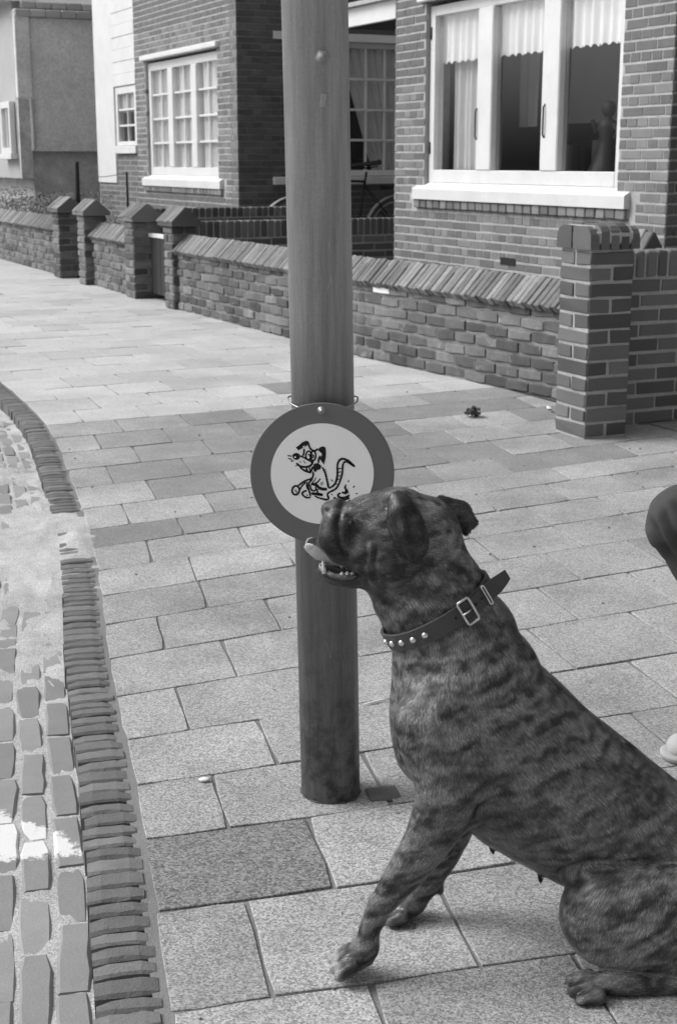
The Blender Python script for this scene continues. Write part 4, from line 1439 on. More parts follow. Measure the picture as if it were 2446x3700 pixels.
# ================================================================== SMALL THINGS ON THE PAVEMENT
lf = MB()
rr = random.Random(3)
for k in range(22):          # crumpled dead leaves
    c = Vector((0.611 + rr.gauss(0, .016), 6.49 + rr.gauss(0, .018), 0.006 + rr.random() * .026))
    m = Matrix.Translation(c) @ Matrix.Rotation(rr.uniform(0, 6.3), 4, 'Z') @ Matrix.Rotation(rr.uniform(-1, 1), 4, 'X')
    vs = []
    for i in range(5):
        for jx in (-1, 0, 1):
            t = i / 4
            wdt = .010 * math.sin(math.pi * (.1 + .85 * t)) + .002
            vs.append(m @ Vector((jx * wdt, (t - .5) * .032, abs(jx) * .006 + .008 * math.sin(t * 4 + k))))
    lf.add(vs, [(i * 3 + a, i * 3 + a + 1, i * 3 + a + 4, i * 3 + a + 3) for i in range(4) for a in (0, 1)], True)
lf.build('dead_leaf_clump', 'leaf_dead', None, None, label='dark crumpled clump of dead leaves lying on the pavement', category='leaf')
MB().tube([(0.052, 2.895, 0.004), (0.070, 2.905, 0.0045), (0.092, 2.918, 0.005), (0.112, 2.925, 0.0045)], [.0012, .0028, .0028, .0012], 8).build('match_stick', 'twig', None, None, label='white sliver of wood lying between pole and dog', category='stick')
pb = MB().lathe([(0, 0), (.007, .0005), (.010, .003), (.006, .0055), (0, .006)], 10, Matrix.Translation((-0.255, 2.511, 0.0015)) @ Matrix.Diagonal((1.2, .8, 1, 1)))
pb.build('pebble', 'twig', None, None, label='small white pebble on the big slab left of the pole', category='pebble', group='pale pebbles')
cp_ = MB()
vs = []
for i in range(7):
    for jx in range(4):
        vs.append((0.985 + .022 * math.cos(i * .75) + i * .004, 6.60 + jx * .012, 0.006 + .014 * abs(math.sin(i * .55)) + .002 * jx))
cp_.add(vs, [(i * 4 + a, i * 4 + a + 1, i * 4 + a + 5, i * 4 + a + 4) for i in range(6) for a in range(3)], True)
cp_.build('curled_scrap', 'twig', None, None, label='pale curled scrap lying by the foot of the near pillar', category='scrap')
gr = MB()
rr = random.Random(21)
for k in range(90):        # crumbs of grit in and around the joints
    yv = 1.6 + 6.0 * rr.random() ** 1.6
    xv = rr.uniform(kerb_x_at_y(yv) + .03, .27 * yv + .2)
    s_ = rr.uniform(.0010, .0024) * (1 + yv * .12)
    m = Matrix.Translation((xv, yv, .0012)) @ Matrix.Rotation(rr.uniform(0, 6), 4, 'Z') @ Matrix.Rotation(rr.uniform(-.6, .6), 4, 'X')
    gr.box(-s_, s_, -s_ * .8, s_ * .7, -s_ * .5, s_ * .6, m)
gr.build('grit', 'kerb', None, None, kind='stuff', label='crumbs of dark grit scattered over the pavement')

# ================================================================== BICYCLE in the gap between the houses
bk = thing('bicycle', W(13.72, 6.6), 'old black bicycle leaning on the side wall between the houses', 'bicycle')
mxk = MX(W(13.72, 0.0), ROT_P) @ Matrix.Rotation(math.radians(-4), 4, 'X') @ Matrix.Translation((6.9, 0, 0)) @ Matrix.Scale(1.09, 4) @ Matrix.Translation((-6.9, 0, 0))       # local x = n
Rw = 0.345
def wheel(cx):
    w = MB().tube([mxk @ Vector((cx + Rw * math.cos(a), 0, Rw + .005 + Rw * math.sin(a))) for a in [2 * math.pi * k / 48 for k in range(48)]], 0.020, 10, closed=True)
    wo = w.build('wheel', 'rubber', bk)
    rimm = MB().tube([mxk @ Vector((cx + (Rw - .026) * math.cos(a), 0, Rw + .005 + (Rw - .026) * math.sin(a))) for a in [2 * math.pi * k / 48 for k in range(48)]], 0.011, 8, closed=True)
    sub_obj('rim', rimm, 'chrome', wo)
    sp = MB()
    for k in range(28):
        a = 2 * math.pi * k / 28
        sgn = 1 if k % 2 else -1
        sp.tube([mxk @ Vector((cx + .02 * math.cos(a + .9 * sgn), .03 * sgn, Rw + .005 + .02 * math.sin(a + .9 * sgn))), mxk @ Vector((cx + (Rw - .03) * math.cos(a), 0, Rw + .005 + (Rw - .03) * math.sin(a)))], .0016, 4)
    sub_obj('spokes', sp, 'wire', wo)
    sub_obj('hub', MB().tube([mxk @ Vector((cx, -.05, Rw + .005)), mxk @ Vector((cx, .05, Rw + .005))], .02, 10), 'wire', wo)
    return wo
FX, RX = 6.08, 7.19
wheel(FX); wheel(RX)
fr = MB()
BB = (6.72, 0, .29); ST = (6.83, 0, .86); HT = (6.27, 0, .88); HB = (6.23, 0, .72)
for a, b, r in ((BB, ST, .015), (ST, HT, .014), (BB, HB, .016), (HT, HB, .018), (ST, (6.85, 0, .95), .012)):
    fr.tube([mxk @ Vector(a), mxk @ Vector(b)], r, 10)
for sgn in (-1, 1):
    fr.tube([mxk @ Vector((BB[0], .03 * sgn, BB[2])), mxk @ Vector((RX, .045 * sgn, Rw + .005))], .010, 8)
    fr.tube([mxk @ Vector((ST[0] + .01, .02 * sgn, .82)), mxk @ Vector((RX, .045 * sgn, Rw + .005))], .008, 8)
    fr.tube([mxk @ Vector((HB[0], .02 * sgn, HB[2])), mxk @ Vector((6.19, .045 * sgn, .6)), mxk @ Vector((FX, .045 * sgn, Rw + .005))], .010, 8)
fr.build('frame', 'black_iron', bk)
hb = MB().tube([mxk @ Vector(p) for p in ((6.40, -.27, 1.0), (6.30, -.25, 1.04), (6.24, -.12, 1.04), (6.25, 0, 1.0), (6.24, .12, 1.04), (6.30, .25, 1.04), (6.40, .27, 1.0))], .011, 8)
hb.tube([mxk @ Vector((6.27, 0, .88)), mxk @ Vector((6.25, 0, 1.0))], .013, 8)
hb.build('handlebar', 'wire', bk)
sd = MB()
prof = [(6.70, .020, .03), (6.74, .03, .032), (6.82, .06, .035), (6.90, .10, .04), (6.96, .105, .045), (6.985, .07, .05)]
vs = []
for (x, w, h) in prof:
    for k in range(9):
        th = math.pi * k / 8
        vs.append(mxk @ Vector((x, w * math.cos(th), 1.02 + (x - 6.7) * .06 + h * math.sin(th) ** .6 - .02)))
sd.add(vs, [(i * 9 + k, i * 9 + k + 1, i * 9 + k + 10, i * 9 + k + 9) for i in range(len(prof) - 1) for k in range(8)] + [tuple(range(9)), tuple(range(45, 54))], True)
sd.tube([mxk @ Vector((6.74, -.03, 1.01)), mxk @ Vector((6.85, -.03, .985)), mxk @ Vector((6.95, -.05, 1.0))], .006, 6)
sd.tube([mxk @ Vector((6.74, .03, 1.01)), mxk @ Vector((6.85, .03, .985)), mxk @ Vector((6.95, .05, 1.0))], .006, 6)
sd.build('saddle', 'black_iron', bk)
def mudguard(cx, a0, a1, mat):
    mb = MB()
    vs = []
    n = 26
    for i in range(n + 1):
        a = a0 + (a1 - a0) * i / n
        for jx in range(7):
            th = math.pi * jx / 6
            r = Rw + .028 + .012 * math.sin(th)
            vs.append(mxk @ Vector((cx + r * math.cos(a), .03 * math.cos(th), Rw + .005 + r * math.sin(a))))
    mb.add(vs, [(i * 7 + k, i * 7 + k + 1, i * 7 + k + 8, i * 7 + k + 7) for i in range(n) for k in range(6)], True)
    return mb.build('mudguard', mat, bk)
mudguard(RX, math.radians(-10), math.radians(200), 'sole_glint'); mudguard(FX, math.radians(25), math.radians(190), 'sole_glint')  # black mudguards coloured pale, standing in for their highlights
MB().cbox(6.66, 7.2, -.075, -.05, .27, .37, .012, 0, mxk).build('chain_case', 'black_iron', bk)
ck = MB().tube([mxk @ Vector((BB[0], -.10, BB[2])), mxk @ Vector((BB[0] + .12, -.10, BB[2] - .12))], .008, 8)
ck.cbox(6.78, 6.90, -.16, -.09, .15, .175, .004, 0, mxk)
ck.build('pedal', 'black_iron', bk)
MB().cbox(7.02, 7.42, -.06, .06, .795, .81, .004, 0, mxk).build('luggage_carrier', 'black_iron', bk)

# ================================================================== ORGANIC SURFACES
def sdf_chain(G, pts, q):
    """signed distance to a chain of tapered capsules; the lateral axis y is squeezed by q"""
    X, Y, Z = G
    out = None
    if len(pts) == 1:
        pts = pts + pts
    for (ax, ay, az, ar), (bx, by, bz, br) in zip(pts[:-1], pts[1:]):
        dx, dy, dz = bx - ax, (by - ay) / q, bz - az
        px, py, pz = X - ax, (Y - ay) / q, Z - az
        L2 = dx * dx + dy * dy + dz * dz + 1e-12
        t = np.clip((px * dx + py * dy + pz * dz) / L2, 0, 1)
        d = np.sqrt((px - t * dx) ** 2 + (py - t * dy) ** 2 + (pz - t * dz) ** 2) - (ar + (br - ar) * t)
        if q < 1:
            d = d * (0.55 + 0.45 * q)
        out = d if out is None else np.minimum(out, d)
    return out
def build_sdf(chains, cuts, h, floor=None):
    P = np.array([p for c in chains for p in c[3]])
    lo = P[:, :3].min(0) - P[:, 3].max() - 3 * h
    hi = P[:, :3].max(0) + P[:, 3].max() + 3 * h
    lo = np.array([(P[:, i] - P[:, 3]).min() for i in range(3)]) - 0.03
    hi = np.array([(P[:, i] + P[:, 3]).max() for i in range(3)]) + 0.03
    ax = [np.arange(lo[i], hi[i] + h, h).astype(np.float32) for i in range(3)]
    D = np.full([len(a) for a in ax], 1.0, np.float32)
    def region(c, marg):
        pts = np.array(c[3])
        sl = []
        for i in range(3):
            a = (pts[:, i] - pts[:, 3]).min() - marg
            b = (pts[:, i] + pts[:, 3]).max() + marg
            sl.append(slice(max(0, np.searchsorted(ax[i], a) - 1), np.searchsorted(ax[i], b) + 1))
        G = np.meshgrid(ax[0][sl[0]], ax[1][sl[1]], ax[2][sl[2]], indexing='ij')
        return tuple(sl), G
    for c in chains:
        k = c[1]
        sl, G = region(c, k + 0.02)
        d = sdf_chain(G, c[3], c[2]).astype(np.float32)
        o = D[sl]
        hh = np.clip(0.5 + 0.5 * (o - d) / k, 0, 1)
        D[sl] = o * (1 - hh) + d * hh - k * hh * (1 - hh)
    for c in cuts:
        k = c[1]
        if c[4]:       # a slot right through, lateral half-width c[4]
            c = (c[0], c[1], c[2], [(x, y - c[4], z, r) for x, y, z, r in c[3]][:0] + c[3], c[4])
            pts2 = [(x, z, r) for x, y, z, r in c[3]]
            cc = ('x', k, 1.0, [(x, y, z, r + (c[4] if False else 0)) for x, y, z, r in c[3]])
            wide = [(x, y + sgn * c[4], z, r) for x, y, z, r in c[3] for sgn in (-1, 1)]
            sl, G = region(('w', 0, 0, wide), 0.01)
            d = sdf_chain((G[0], G[1] * 0 + c[3][0][1], G[2]), c[3], 1.0).astype(np.float32)
        else:
            sl, G = region(c, k + 0.012)
            d = sdf_chain(G, c[3], c[2]).astype(np.float32)
        o = D[sl]
        a, b = o, -d
        hh = np.clip(0.5 + 0.5 * (a - b) / k, 0, 1)      # smooth max
        D[sl] = a * hh + b * (1 - hh) + k * hh * (1 - hh)
    if floor is not None:
        D = np.maximum(D, (floor - ax[2])[None, None, :])
    return D, ax

def surface_nets(D, ax):
    ins = D < 0
    nx, ny, nz = D.shape
    cnt = np.zeros((nx - 1, ny - 1, nz - 1), np.int8)
    for a in (0, 1):
        for b in (0, 1):
            for c in (0, 1):
                cnt += ins[a:nx - 1 + a, b:ny - 1 + b, c:nz - 1 + c]
    act = (cnt > 0) & (cnt < 8)
    I = np.argwhere(act)
    idx = np.full(act.shape, -1, np.int32)
    idx[act] = np.arange(len(I))
    acc = np.zeros((len(I), 3)); num = np.zeros(len(I))
    corners = [(a, b, c) for a in (0, 1) for b in (0, 1) for c in (0, 1)]
    for u in range(8):
        for v in range(u + 1, 8):
            cu, cv = corners[u], corners[v]
            if sum(abs(cu[i] - cv[i]) for i in range(3)) != 1:
                continue
            du = D[I[:, 0] + cu[0], I[:, 1] + cu[1], I[:, 2] + cu[2]]
            dv = D[I[:, 0] + cv[0], I[:, 1] + cv[1], I[:, 2] + cv[2]]
            m = (du < 0) != (dv < 0)
            t = np.where(m, du / np.where(m, du - dv, 1), 0)
            for i in range(3):
                acc[:, i] += np.where(m, cu[i] + (cv[i] - cu[i]) * t, 0)
            num += m
    loc = acc / num[:, None]
    h = float(ax[0][1] - ax[0][0])
    V = np.stack([ax[i][0] + (I[:, i] + loc[:, i]) * h for i in range(3)], 1)
    F = []
    for a in range(3):
        b, c = (a + 1) % 3, (a + 2) % 3
        sl0 = [slice(None)] * 3; sl1 = [slice(None)] * 3
        sl0[a] = slice(0, -1); sl1[a] = slice(1, None)
        i0, i1 = ins[tuple(sl0)], ins[tuple(sl1)]
        E = np.argwhere(i0 != i1)
        ok = (E[:, b] > 0) & (E[:, c] > 0) & (E[:, b] < D.shape[b] - 1) & (E[:, c] < D.shape[c] - 1)
        E = E[ok]
        flip = i0[E[:, 0], E[:, 1], E[:, 2]]
        def cell(ob, oc):
            q = E.copy(); q[:, b] += ob; q[:, c] += oc
            return idx[q[:, 0], q[:, 1], q[:, 2]]
        quad = np.stack([cell(-1, -1), cell(0, -1), cell(0, 0), cell(-1, 0)], 1)
        quad[~flip] = quad[~flip][:, ::-1]
        F.append(quad)
    F = np.concatenate(F)
    F = F[(F >= 0).all(1)]
    return V, F
def relax(V, F, it, lam=0.5):
    e = np.concatenate([F[:, [0, 1]], F[:, [1, 2]], F[:, [2, 3]], F[:, [3, 0]]])
    e = np.concatenate([e, e[:, ::-1]])
    deg = np.bincount(e[:, 0], minlength=len(V)).astype(float)
    for k in range(it):
        S_ = np.stack([np.bincount(e[:, 0], V[e[:, 1], i], len(V)) for i in range(3)], 1) / deg[:, None]
        V = V + (S_ - V) * (lam if k % 2 == 0 else -lam * 0.9)
    return V
def keep_largest(V, F):
    lab = np.arange(len(V))
    while True:
        m = lab[F].min(1)
        new = lab.copy()
        for i in range(4):
            np.minimum.at(new, F[:, i], m)
        new = new[new]
        if (new == lab).all():
            break
        lab = new
    u, c = np.unique(lab, return_counts=True)
    k = lab == u[c.argmax()]
    mp = np.cumsum(k) - 1
    F = F[k[F].all(1)]
    return V[k], mp[F]
def vnormals(V, F):
    n = np.cross(V[F[:, 2]] - V[F[:, 0]], V[F[:, 3]] - V[F[:, 1]])
    N = np.zeros_like(V)
    for i in range(4):
        for k in range(3):
            N[:, k] += np.bincount(F[:, i], n[:, k], len(V))
    return N / (np.linalg.norm(N, axis=1)[:, None] + 1e-12)
def np_mesh(name, V, F, tone=None, smooth=True):
    me = bpy.data.meshes.new(name)
    me.vertices.add(len(V)); me.vertices.foreach_set('co', np.asarray(V, np.float32).ravel())
    k = F.shape[1]
    me.loops.add(F.size); me.loops.foreach_set('vertex_index', np.asarray(F, np.int32).ravel())
    me.polygons.add(len(F))
    me.polygons.foreach_set('loop_start', np.arange(0, F.size, k, dtype=np.int32))
    me.polygons.foreach_set('loop_total', np.full(len(F), k, np.int32))
    me.update(calc_edges=True)
    me.polygons.foreach_set('use_smooth', np.full(len(F), smooth))
    if tone is not None:
        at = me.attributes.new('tone', 'FLOAT', 'POINT')
        at.data.foreach_set('value', np.asarray(tone, np.float32))
    me.validate()
    return me
def fbm(P, scale, seed, octv=3):
    r, a, tot = 0, 1.0, 0
    for o in range(octv):
        r = r + a * vnoise(P * scale * 2 ** o, seed + o); tot += a; a *= .55
    return r / tot

DOG = [
   ('torso', 0.03, 0.86, [(0.1461, 1.93, 0.5314, 0.0663), (0.1742, 1.93, 0.477, 0.0853), (0.1905, 1.93, 0.414, 0.1046), (0.212, 1.93, 0.3474, 0.1254), (0.2852, 1.93, 0.2763, 0.1239), (0.3699, 1.93, 0.2179, 0.1171), (0.4491, 1.93, 0.1622, 0.1089), (0.5253, 1.93, 0.12, 0.103)]),
   ('rump', 0.03, 1.0, [(0.5253, 1.93, 0.12, 0.0966), (0.5785, 1.93, 0.0951, 0.0826)]),
   ('tail', 0.02, 1.0, [(0.6184, 1.93, 0.0773, 0.0259), (0.6562, 1.93, 0.0916, 0.0142), (0.668, 1.93, 0.1058, 0.0103)]),
   ('neck', 0.03, 0.9, [(0.1074, 1.93, 0.5825, 0.0561), (0.1323, 1.93, 0.5506, 0.0661), (0.1527, 1.93, 0.5056, 0.0714)]),
   ('sternum', 0.03, 0.8, [(0.1248, 1.93, 0.4338, 0.0385), (0.1131, 1.93, 0.3808, 0.0362), (0.1266, 1.93, 0.3137, 0.0378)]),
   ('shoulder_n', 0.035, 0.7, [(0.1758, 1.875, 0.4414, 0.0483), (0.1364, 1.858, 0.3838, 0.0531)]),
   ('uparm_n', 0.03, 0.8, [(0.1395, 1.858, 0.3773, 0.0507), (0.1611, 1.848, 0.3102, 0.0485), (0.1726, 1.845, 0.2735, 0.0304)]),
   ('forearm_n', 0.022, 0.85, [(0.1525, 1.845, 0.2722, 0.0438), (0.1272, 1.845, 0.2177, 0.0342), (0.0936, 1.845, 0.1626, 0.0265), (0.0595, 1.845, 0.1122, 0.0192), (0.046, 1.845, 0.0765, 0.0155), (0.04, 1.845, 0.0474, 0.0156)]),
   ('elbow_n', 0.012, 0.8, [(0.1762, 1.84, 0.2811, 0.023), (0.1868, 1.84, 0.2666, 0.0109)]),
   ('paw_n', 0.012, 1.15, [(0.0387, 1.845, 0.0446, 0.0169), (0.0238, 1.845, 0.0293, 0.0188), (0.01, 1.845, 0.0209, 0.0156)]),
   ('toe1_n', 0.003, 1, [(0.0175, 1.818, 0.0279, 0.0106), (0.0025, 1.815, 0.0181, 0.0094)]),
   ('toe2_n', 0.003, 1, [(0.0125, 1.834, 0.0293, 0.0113), (-0.005, 1.833, 0.0195, 0.0094)]),
   ('toe3_n', 0.003, 1, [(0.0125, 1.854, 0.0293, 0.0113), (-0.0062, 1.855, 0.0195, 0.0094)]),
   ('toe4_n', 0.003, 1, [(0.0175, 1.87, 0.0279, 0.0106), (0.0038, 1.873, 0.0195, 0.0088)]),
   ('pad_n', 0.008, 1, [(0.0413, 1.845, 0.0363, 0.0106), (0.0426, 1.845, 0.0265, 0.0075)]),
   ('uparm_f', 0.03, 0.8, [(0.1601, 2.002, 0.3175, 0.052), (0.1917, 2.01, 0.2365, 0.0488), (0.1991, 2.01, 0.2008, 0.0304)]),
   ('forearm_f', 0.02, 0.85, [(0.1827, 2.01, 0.1937, 0.041), (0.1704, 2.01, 0.1431, 0.0333), (0.1513, 2.01, 0.092, 0.0268), (0.1318, 2.01, 0.0536, 0.0215), (0.1153, 2.01, 0.0284, 0.0189)]),
   ('paw_f', 0.012, 1.15, [(0.1153, 2.01, 0.0254, 0.0189), (0.0986, 2.01, 0.0135, 0.0176), (0.0878, 2.01, 0.009, 0.0142)]),
   ('toe1_f', 0.003, 1, [(0.0972, 1.983, 0.015, 0.0115), (0.0811, 1.98, 0.0075, 0.0095)]),
   ('toe2_f', 0.003, 1, [(0.0932, 2.002, 0.0165, 0.0115), (0.0757, 2.001, 0.0082, 0.0095)]),
   ('toe3_f', 0.003, 1, [(0.0945, 2.022, 0.0165, 0.0108), (0.0784, 2.023, 0.009, 0.0088)]),
   ('pad_f', 0.008, 1, [(0.1532, 2.01, 0.0566, 0.0094), (0.1574, 2.01, 0.0477, 0.0067)]),
   ('thigh_n', 0.022, 0.75, [(0.3811, 1.835, 0.1083, 0.0654), (0.4489, 1.84, 0.1055, 0.0767), (0.5194, 1.855, 0.1259, 0.0808)]),
   ('thighlow_n', 0.02, 0.75, [(0.3875, 1.83, 0.0839, 0.0543), (0.4422, 1.83, 0.0749, 0.0531), (0.4961, 1.82, 0.0637, 0.0431)]),
   ('hock_n', 0.015, 0.9, [(0.4957, 1.815, 0.0496, 0.0295), (0.5329, 1.81, 0.0251, 0.0209)]),
   ('foot_n', 0.012, 1.1, [(0.5334, 1.81, 0.0175, 0.0185), (0.4403, 1.805, 0.0103, 0.0154), (0.3868, 1.8, 0.0169, 0.0172), (0.3563, 1.8, 0.0128, 0.0159)]),
   ('htoe1', 0.003, 1, [(0.3631, 1.774, 0.0114, 0.0129), (0.3413, 1.77, 0.0059, 0.0104)]),
   ('htoe2', 0.003, 1, [(0.3556, 1.793, 0.0155, 0.0135), (0.3325, 1.791, 0.0093, 0.0104)]),
   ('htoe3', 0.003, 1, [(0.3555, 1.814, 0.0169, 0.0129), (0.3325, 1.815, 0.0107, 0.0098)]),
   ('thighlow_f', 0.02, 0.75, [(0.4393, 2.03, 0.091, 0.054), (0.4644, 2.03, 0.0808, 0.0528), (0.4961, 2.04, 0.0637, 0.0431)]),
   ('thigh_f', 0.03, 0.75, [(0.4192, 2.025, 0.125, 0.0611), (0.444, 2.02, 0.1168, 0.0734), (0.5096, 2.005, 0.1452, 0.0792)]),
   ('foot_f', 0.012, 1.1, [(0.5363, 2.05, 0.0113, 0.0186), (0.444, 2.055, 0.0008, 0.0155), (0.4253, 2.06, 0.0015, 0.0161), (0.4069, 2.06, -0.0012, 0.0149)]),
   ('skull', 0.02, 0.92, [(0.0853, 1.93, 0.6506, 0.0533), (0.1115, 1.93, 0.6406, 0.0557)]),
   ('brow', 0.012, 1.0, [(0.0399, 1.93, 0.6656, 0.0314), (0.0821, 1.93, 0.6674, 0.0387)]),
   ('cheek_n', 0.02, 0.8, [(0.0474, 1.908, 0.6192, 0.0377), (0.0736, 1.902, 0.611, 0.0438)]),
   ('cheek_f', 0.02, 0.8, [(0.0474, 1.952, 0.6192, 0.0377), (0.0736, 1.958, 0.611, 0.0438)]),
   ('muzzle', 0.014, 0.95, [(0.0327, 1.93, 0.6468, 0.0339), (0.0097, 1.93, 0.6493, 0.0351), (0.0067, 1.93, 0.6418, 0.0339)]),
   ('flew_n', 0.01, 0.8, [(-0.0012, 1.912, 0.6612, 0.0193), (-0.0048, 1.908, 0.6393, 0.023), (0.0024, 1.906, 0.6217, 0.0182), (0.0231, 1.904, 0.6079, 0.0146)]),
   ('flew_f', 0.01, 0.8, [(-0.0012, 1.948, 0.6612, 0.0193), (-0.0048, 1.952, 0.6393, 0.023), (0.0024, 1.954, 0.6217, 0.0182), (0.0231, 1.956, 0.6079, 0.0146)]),
   ('nose', 0.006, 1.25, [(0.0006, 1.93, 0.6817, 0.0121), (-0.012, 1.93, 0.6761, 0.0127)]),
   ('throat', 0.025, 0.9, [(0.0587, 1.93, 0.573, 0.022), (0.0864, 1.93, 0.5474, 0.0368), (0.1113, 1.93, 0.5185, 0.0369)]),
   ('jaw', 0.008, 1.0, [(0.0513, 1.93, 0.5838, 0.0207), (0.0189, 1.93, 0.5762, 0.0147), (-0.0055, 1.93, 0.5794, 0.0134), (-0.0201, 1.93, 0.5882, 0.0104)]),
   ('lip_n', 0.006, 0.7, [(0.0403, 1.91, 0.5838, 0.011), (0.0098, 1.91, 0.5774, 0.0079), (-0.0171, 1.916, 0.5876, 0.0067)]),
   ('lip_f', 0.006, 0.7, [(0.0403, 1.95, 0.5838, 0.011), (0.0098, 1.95, 0.5774, 0.0079), (-0.0171, 1.944, 0.5876, 0.0067)]),
   ('nape', 0.025, 0.9, [(0.1308, 1.93, 0.6487, 0.0278), (0.152, 1.93, 0.611, 0.0255), (0.1674, 1.93, 0.573, 0.0269)]),
   ('ear_n', 0.005, 0.26, [(0.0839, 1.892, 0.6951, 0.0163), (0.09, 1.872, 0.6734, 0.0257), (0.0997, 1.857, 0.6456, 0.024), (0.1047, 1.858, 0.6188, 0.0059)]),
   ('earridge', 0.004, 0.6, [(0.078, 1.892, 0.7011, 0.0105), (0.0852, 1.87, 0.6891, 0.0076), (0.089, 1.852, 0.6626, 0.0053), (0.094, 1.848, 0.6298, 0.0035)]),
   ('ear_f', 0.01, 0.3, [(0.1454, 1.98, 0.6697, 0.0162), (0.1742, 1.996, 0.6595, 0.0168), (0.1946, 1.998, 0.6402, 0.0081)]),
   ('ear_f2', 0.006, 0.28, [(0.1743, 1.996, 0.6556, 0.0168), (0.1849, 2.0, 0.626, 0.0081)]),
   ('dewlap', 0.012, 0.3, [(0.0745, 1.93, 0.5121, 0.0086), (0.0878, 1.93, 0.4731, 0.0074), (0.0936, 1.93, 0.447, 0.0124)]),
   ('teat1', 0.004, 1, [(0.2246, 1.91, 0.1683, 0.0044), (0.2273, 1.91, 0.1613, 0.0038)]),
   ('teat2', 0.004, 1, [(0.2943, 1.9, 0.129, 0.0044), (0.2971, 1.9, 0.1206, 0.0038)]),
]
DOG_CUT = [
   ('mouth', 0.004, 1.0, [(-0.0438, 1.93, 0.6091, 0.0097), (-0.0176, 1.93, 0.6009, 0.0079), (0.0037, 1.93, 0.5946, 0.0091), (0.0232, 1.93, 0.5882, 0.0043)], 0.1),
   ('nostril', 0.002, 1.0, [(-0.0163, 1.917, 0.6792, 0.003), (-0.0096, 1.916, 0.6768, 0.003)], 0),
   ('stop', 0.006, 2.4, [(0.0133, 1.93, 0.6953, 0.0072), (0.0205, 1.93, 0.7015, 0.006)], 0),
   ('earslot', 0.003, 1, [(0.0632, 1.87, 0.6656, 0.0029), (0.0704, 1.868, 0.6395, 0.0035), (0.08, 1.868, 0.62, 0.0035)], 0),
   ('earback', 0.003, 1, [(0.1242, 1.87, 0.6535, 0.0029), (0.1233, 1.868, 0.6371, 0.0035), (0.1177, 1.868, 0.6163, 0.0035)], 0),
]
DOG_FOLD = [
   ('flew', [(0.0089, 0.6939), (0.0018, 0.6805), (-0.0018, 0.6658), (-0.0006, 0.6468), (0.0048, 0.6302), (0.0179, 0.6135)], 0.006, 0.0042),
   ('flewridge', [(0.0166, 0.6835), (0.0077, 0.6658), (0.0077, 0.6468), (0.0131, 0.6314), (0.025, 0.616)], -0.0022, 0.006),
   ('eye', [(0.0089, 0.6762), (0.016, 0.6737), (0.0232, 0.6719)], 0.0045, 0.0034),
   ('lid', [(0.0065, 0.6707), (0.0143, 0.667), (0.0249, 0.6701)], -0.0022, 0.0028),
   ('brow', [(0.0131, 0.6817), (0.0249, 0.6817), (0.0391, 0.678)], -0.0022, 0.0045),
   ('brow2', [(0.0273, 0.6756), (0.0404, 0.6731), (0.0522, 0.6694)], 0.0022, 0.003),
   ('cheek1', [(0.0366, 0.6464), (0.0391, 0.6219), (0.0321, 0.6022)], 0.0032, 0.0045),
   ('cheek2', [(0.052, 0.6391), (0.0475, 0.6108), (0.0536, 0.5848)], 0.0032, 0.0045),
   ('cheekr', [(0.0437, 0.6428), (0.0439, 0.6182), (0.0416, 0.5972)], -0.0022, 0.005),
   ('corner', [(0.0226, 0.5995), (0.0334, 0.5908), (0.0394, 0.5796)], 0.003, 0.004),
   ('throat1', [(0.063, 0.5941), (0.0669, 0.5631), (0.0743, 0.5336)], 0.0026, 0.006),
   ('arm', [(0.2074, 0.3941), (0.1799, 0.3762), (0.1668, 0.3461), (0.1758, 0.319), (0.1963, 0.2858)], 0.005, 0.0075),
   ('armr', [(0.1653, 0.389), (0.153, 0.3506), (0.1596, 0.3151), (0.1813, 0.2858)], -0.004, 0.014),
   ('elbow', [(0.1975, 0.2871), (0.1957, 0.2636), (0.1793, 0.2386)], 0.0065, 0.007),
   ('thigh', [(0.3134, 0.1518), (0.3214, 0.1666), (0.3422, 0.18), (0.3755, 0.1854), (0.4241, 0.1887), (0.4968, 0.1947)], 0.0125, 0.0065),
   ('thigh2', [(0.336, 0.1057), (0.3556, 0.0784), (0.3939, 0.0508)], 0.002, 0.012),
   ('leg', [(0.1309, 0.2333), (0.1012, 0.1834), (0.0711, 0.1363)], 0.0022, 0.006),
   ('ear', [(0.1024, 0.6849), (0.1115, 0.6639), (0.1101, 0.6366)], -0.0016, 0.006),
]

DY = 1.93            # the dog's middle plane
def seg_info(P, chains):
    """nearest chain segment: index of chain, direction from first to last point"""
    best = np.full(len(P), 9.0); cid = np.zeros(len(P), int); dr = np.zeros((len(P), 3))
    for ci, c in enumerate(chains):
        q = c[2]
        for a, b in zip(c[3][:-1], c[3][1:]):
            a3, b3 = np.array(a[:3]), np.array(b[:3])
            sc = np.array([1, 1 / q, 1])
            d = (b3 - a3) * sc
            p = (P - a3) * sc
            t = np.clip((p @ d) / (d @ d + 1e-12), 0, 1)
            dist = np.linalg.norm(p - t[:, None] * d, axis=1) - (a[3] + (b[3] - a[3]) * t)
            m = dist < best
            best[m] = dist[m]; cid[m] = ci
            dr[m] = (b3 - a3) / (np.linalg.norm(b3 - a3) + 1e-9)
    return cid, dr
HEAD = {'nape', 'skull', 'brow', 'cheek_n', 'cheek_f', 'muzzle', 'flew_n', 'flew_f', 'nose', 'jaw', 'lip_n', 'lip_f'}
EARS = {'ear_n', 'earridge', 'ear_f', 'ear_f2'}
names = [c[0] for c in DOG]
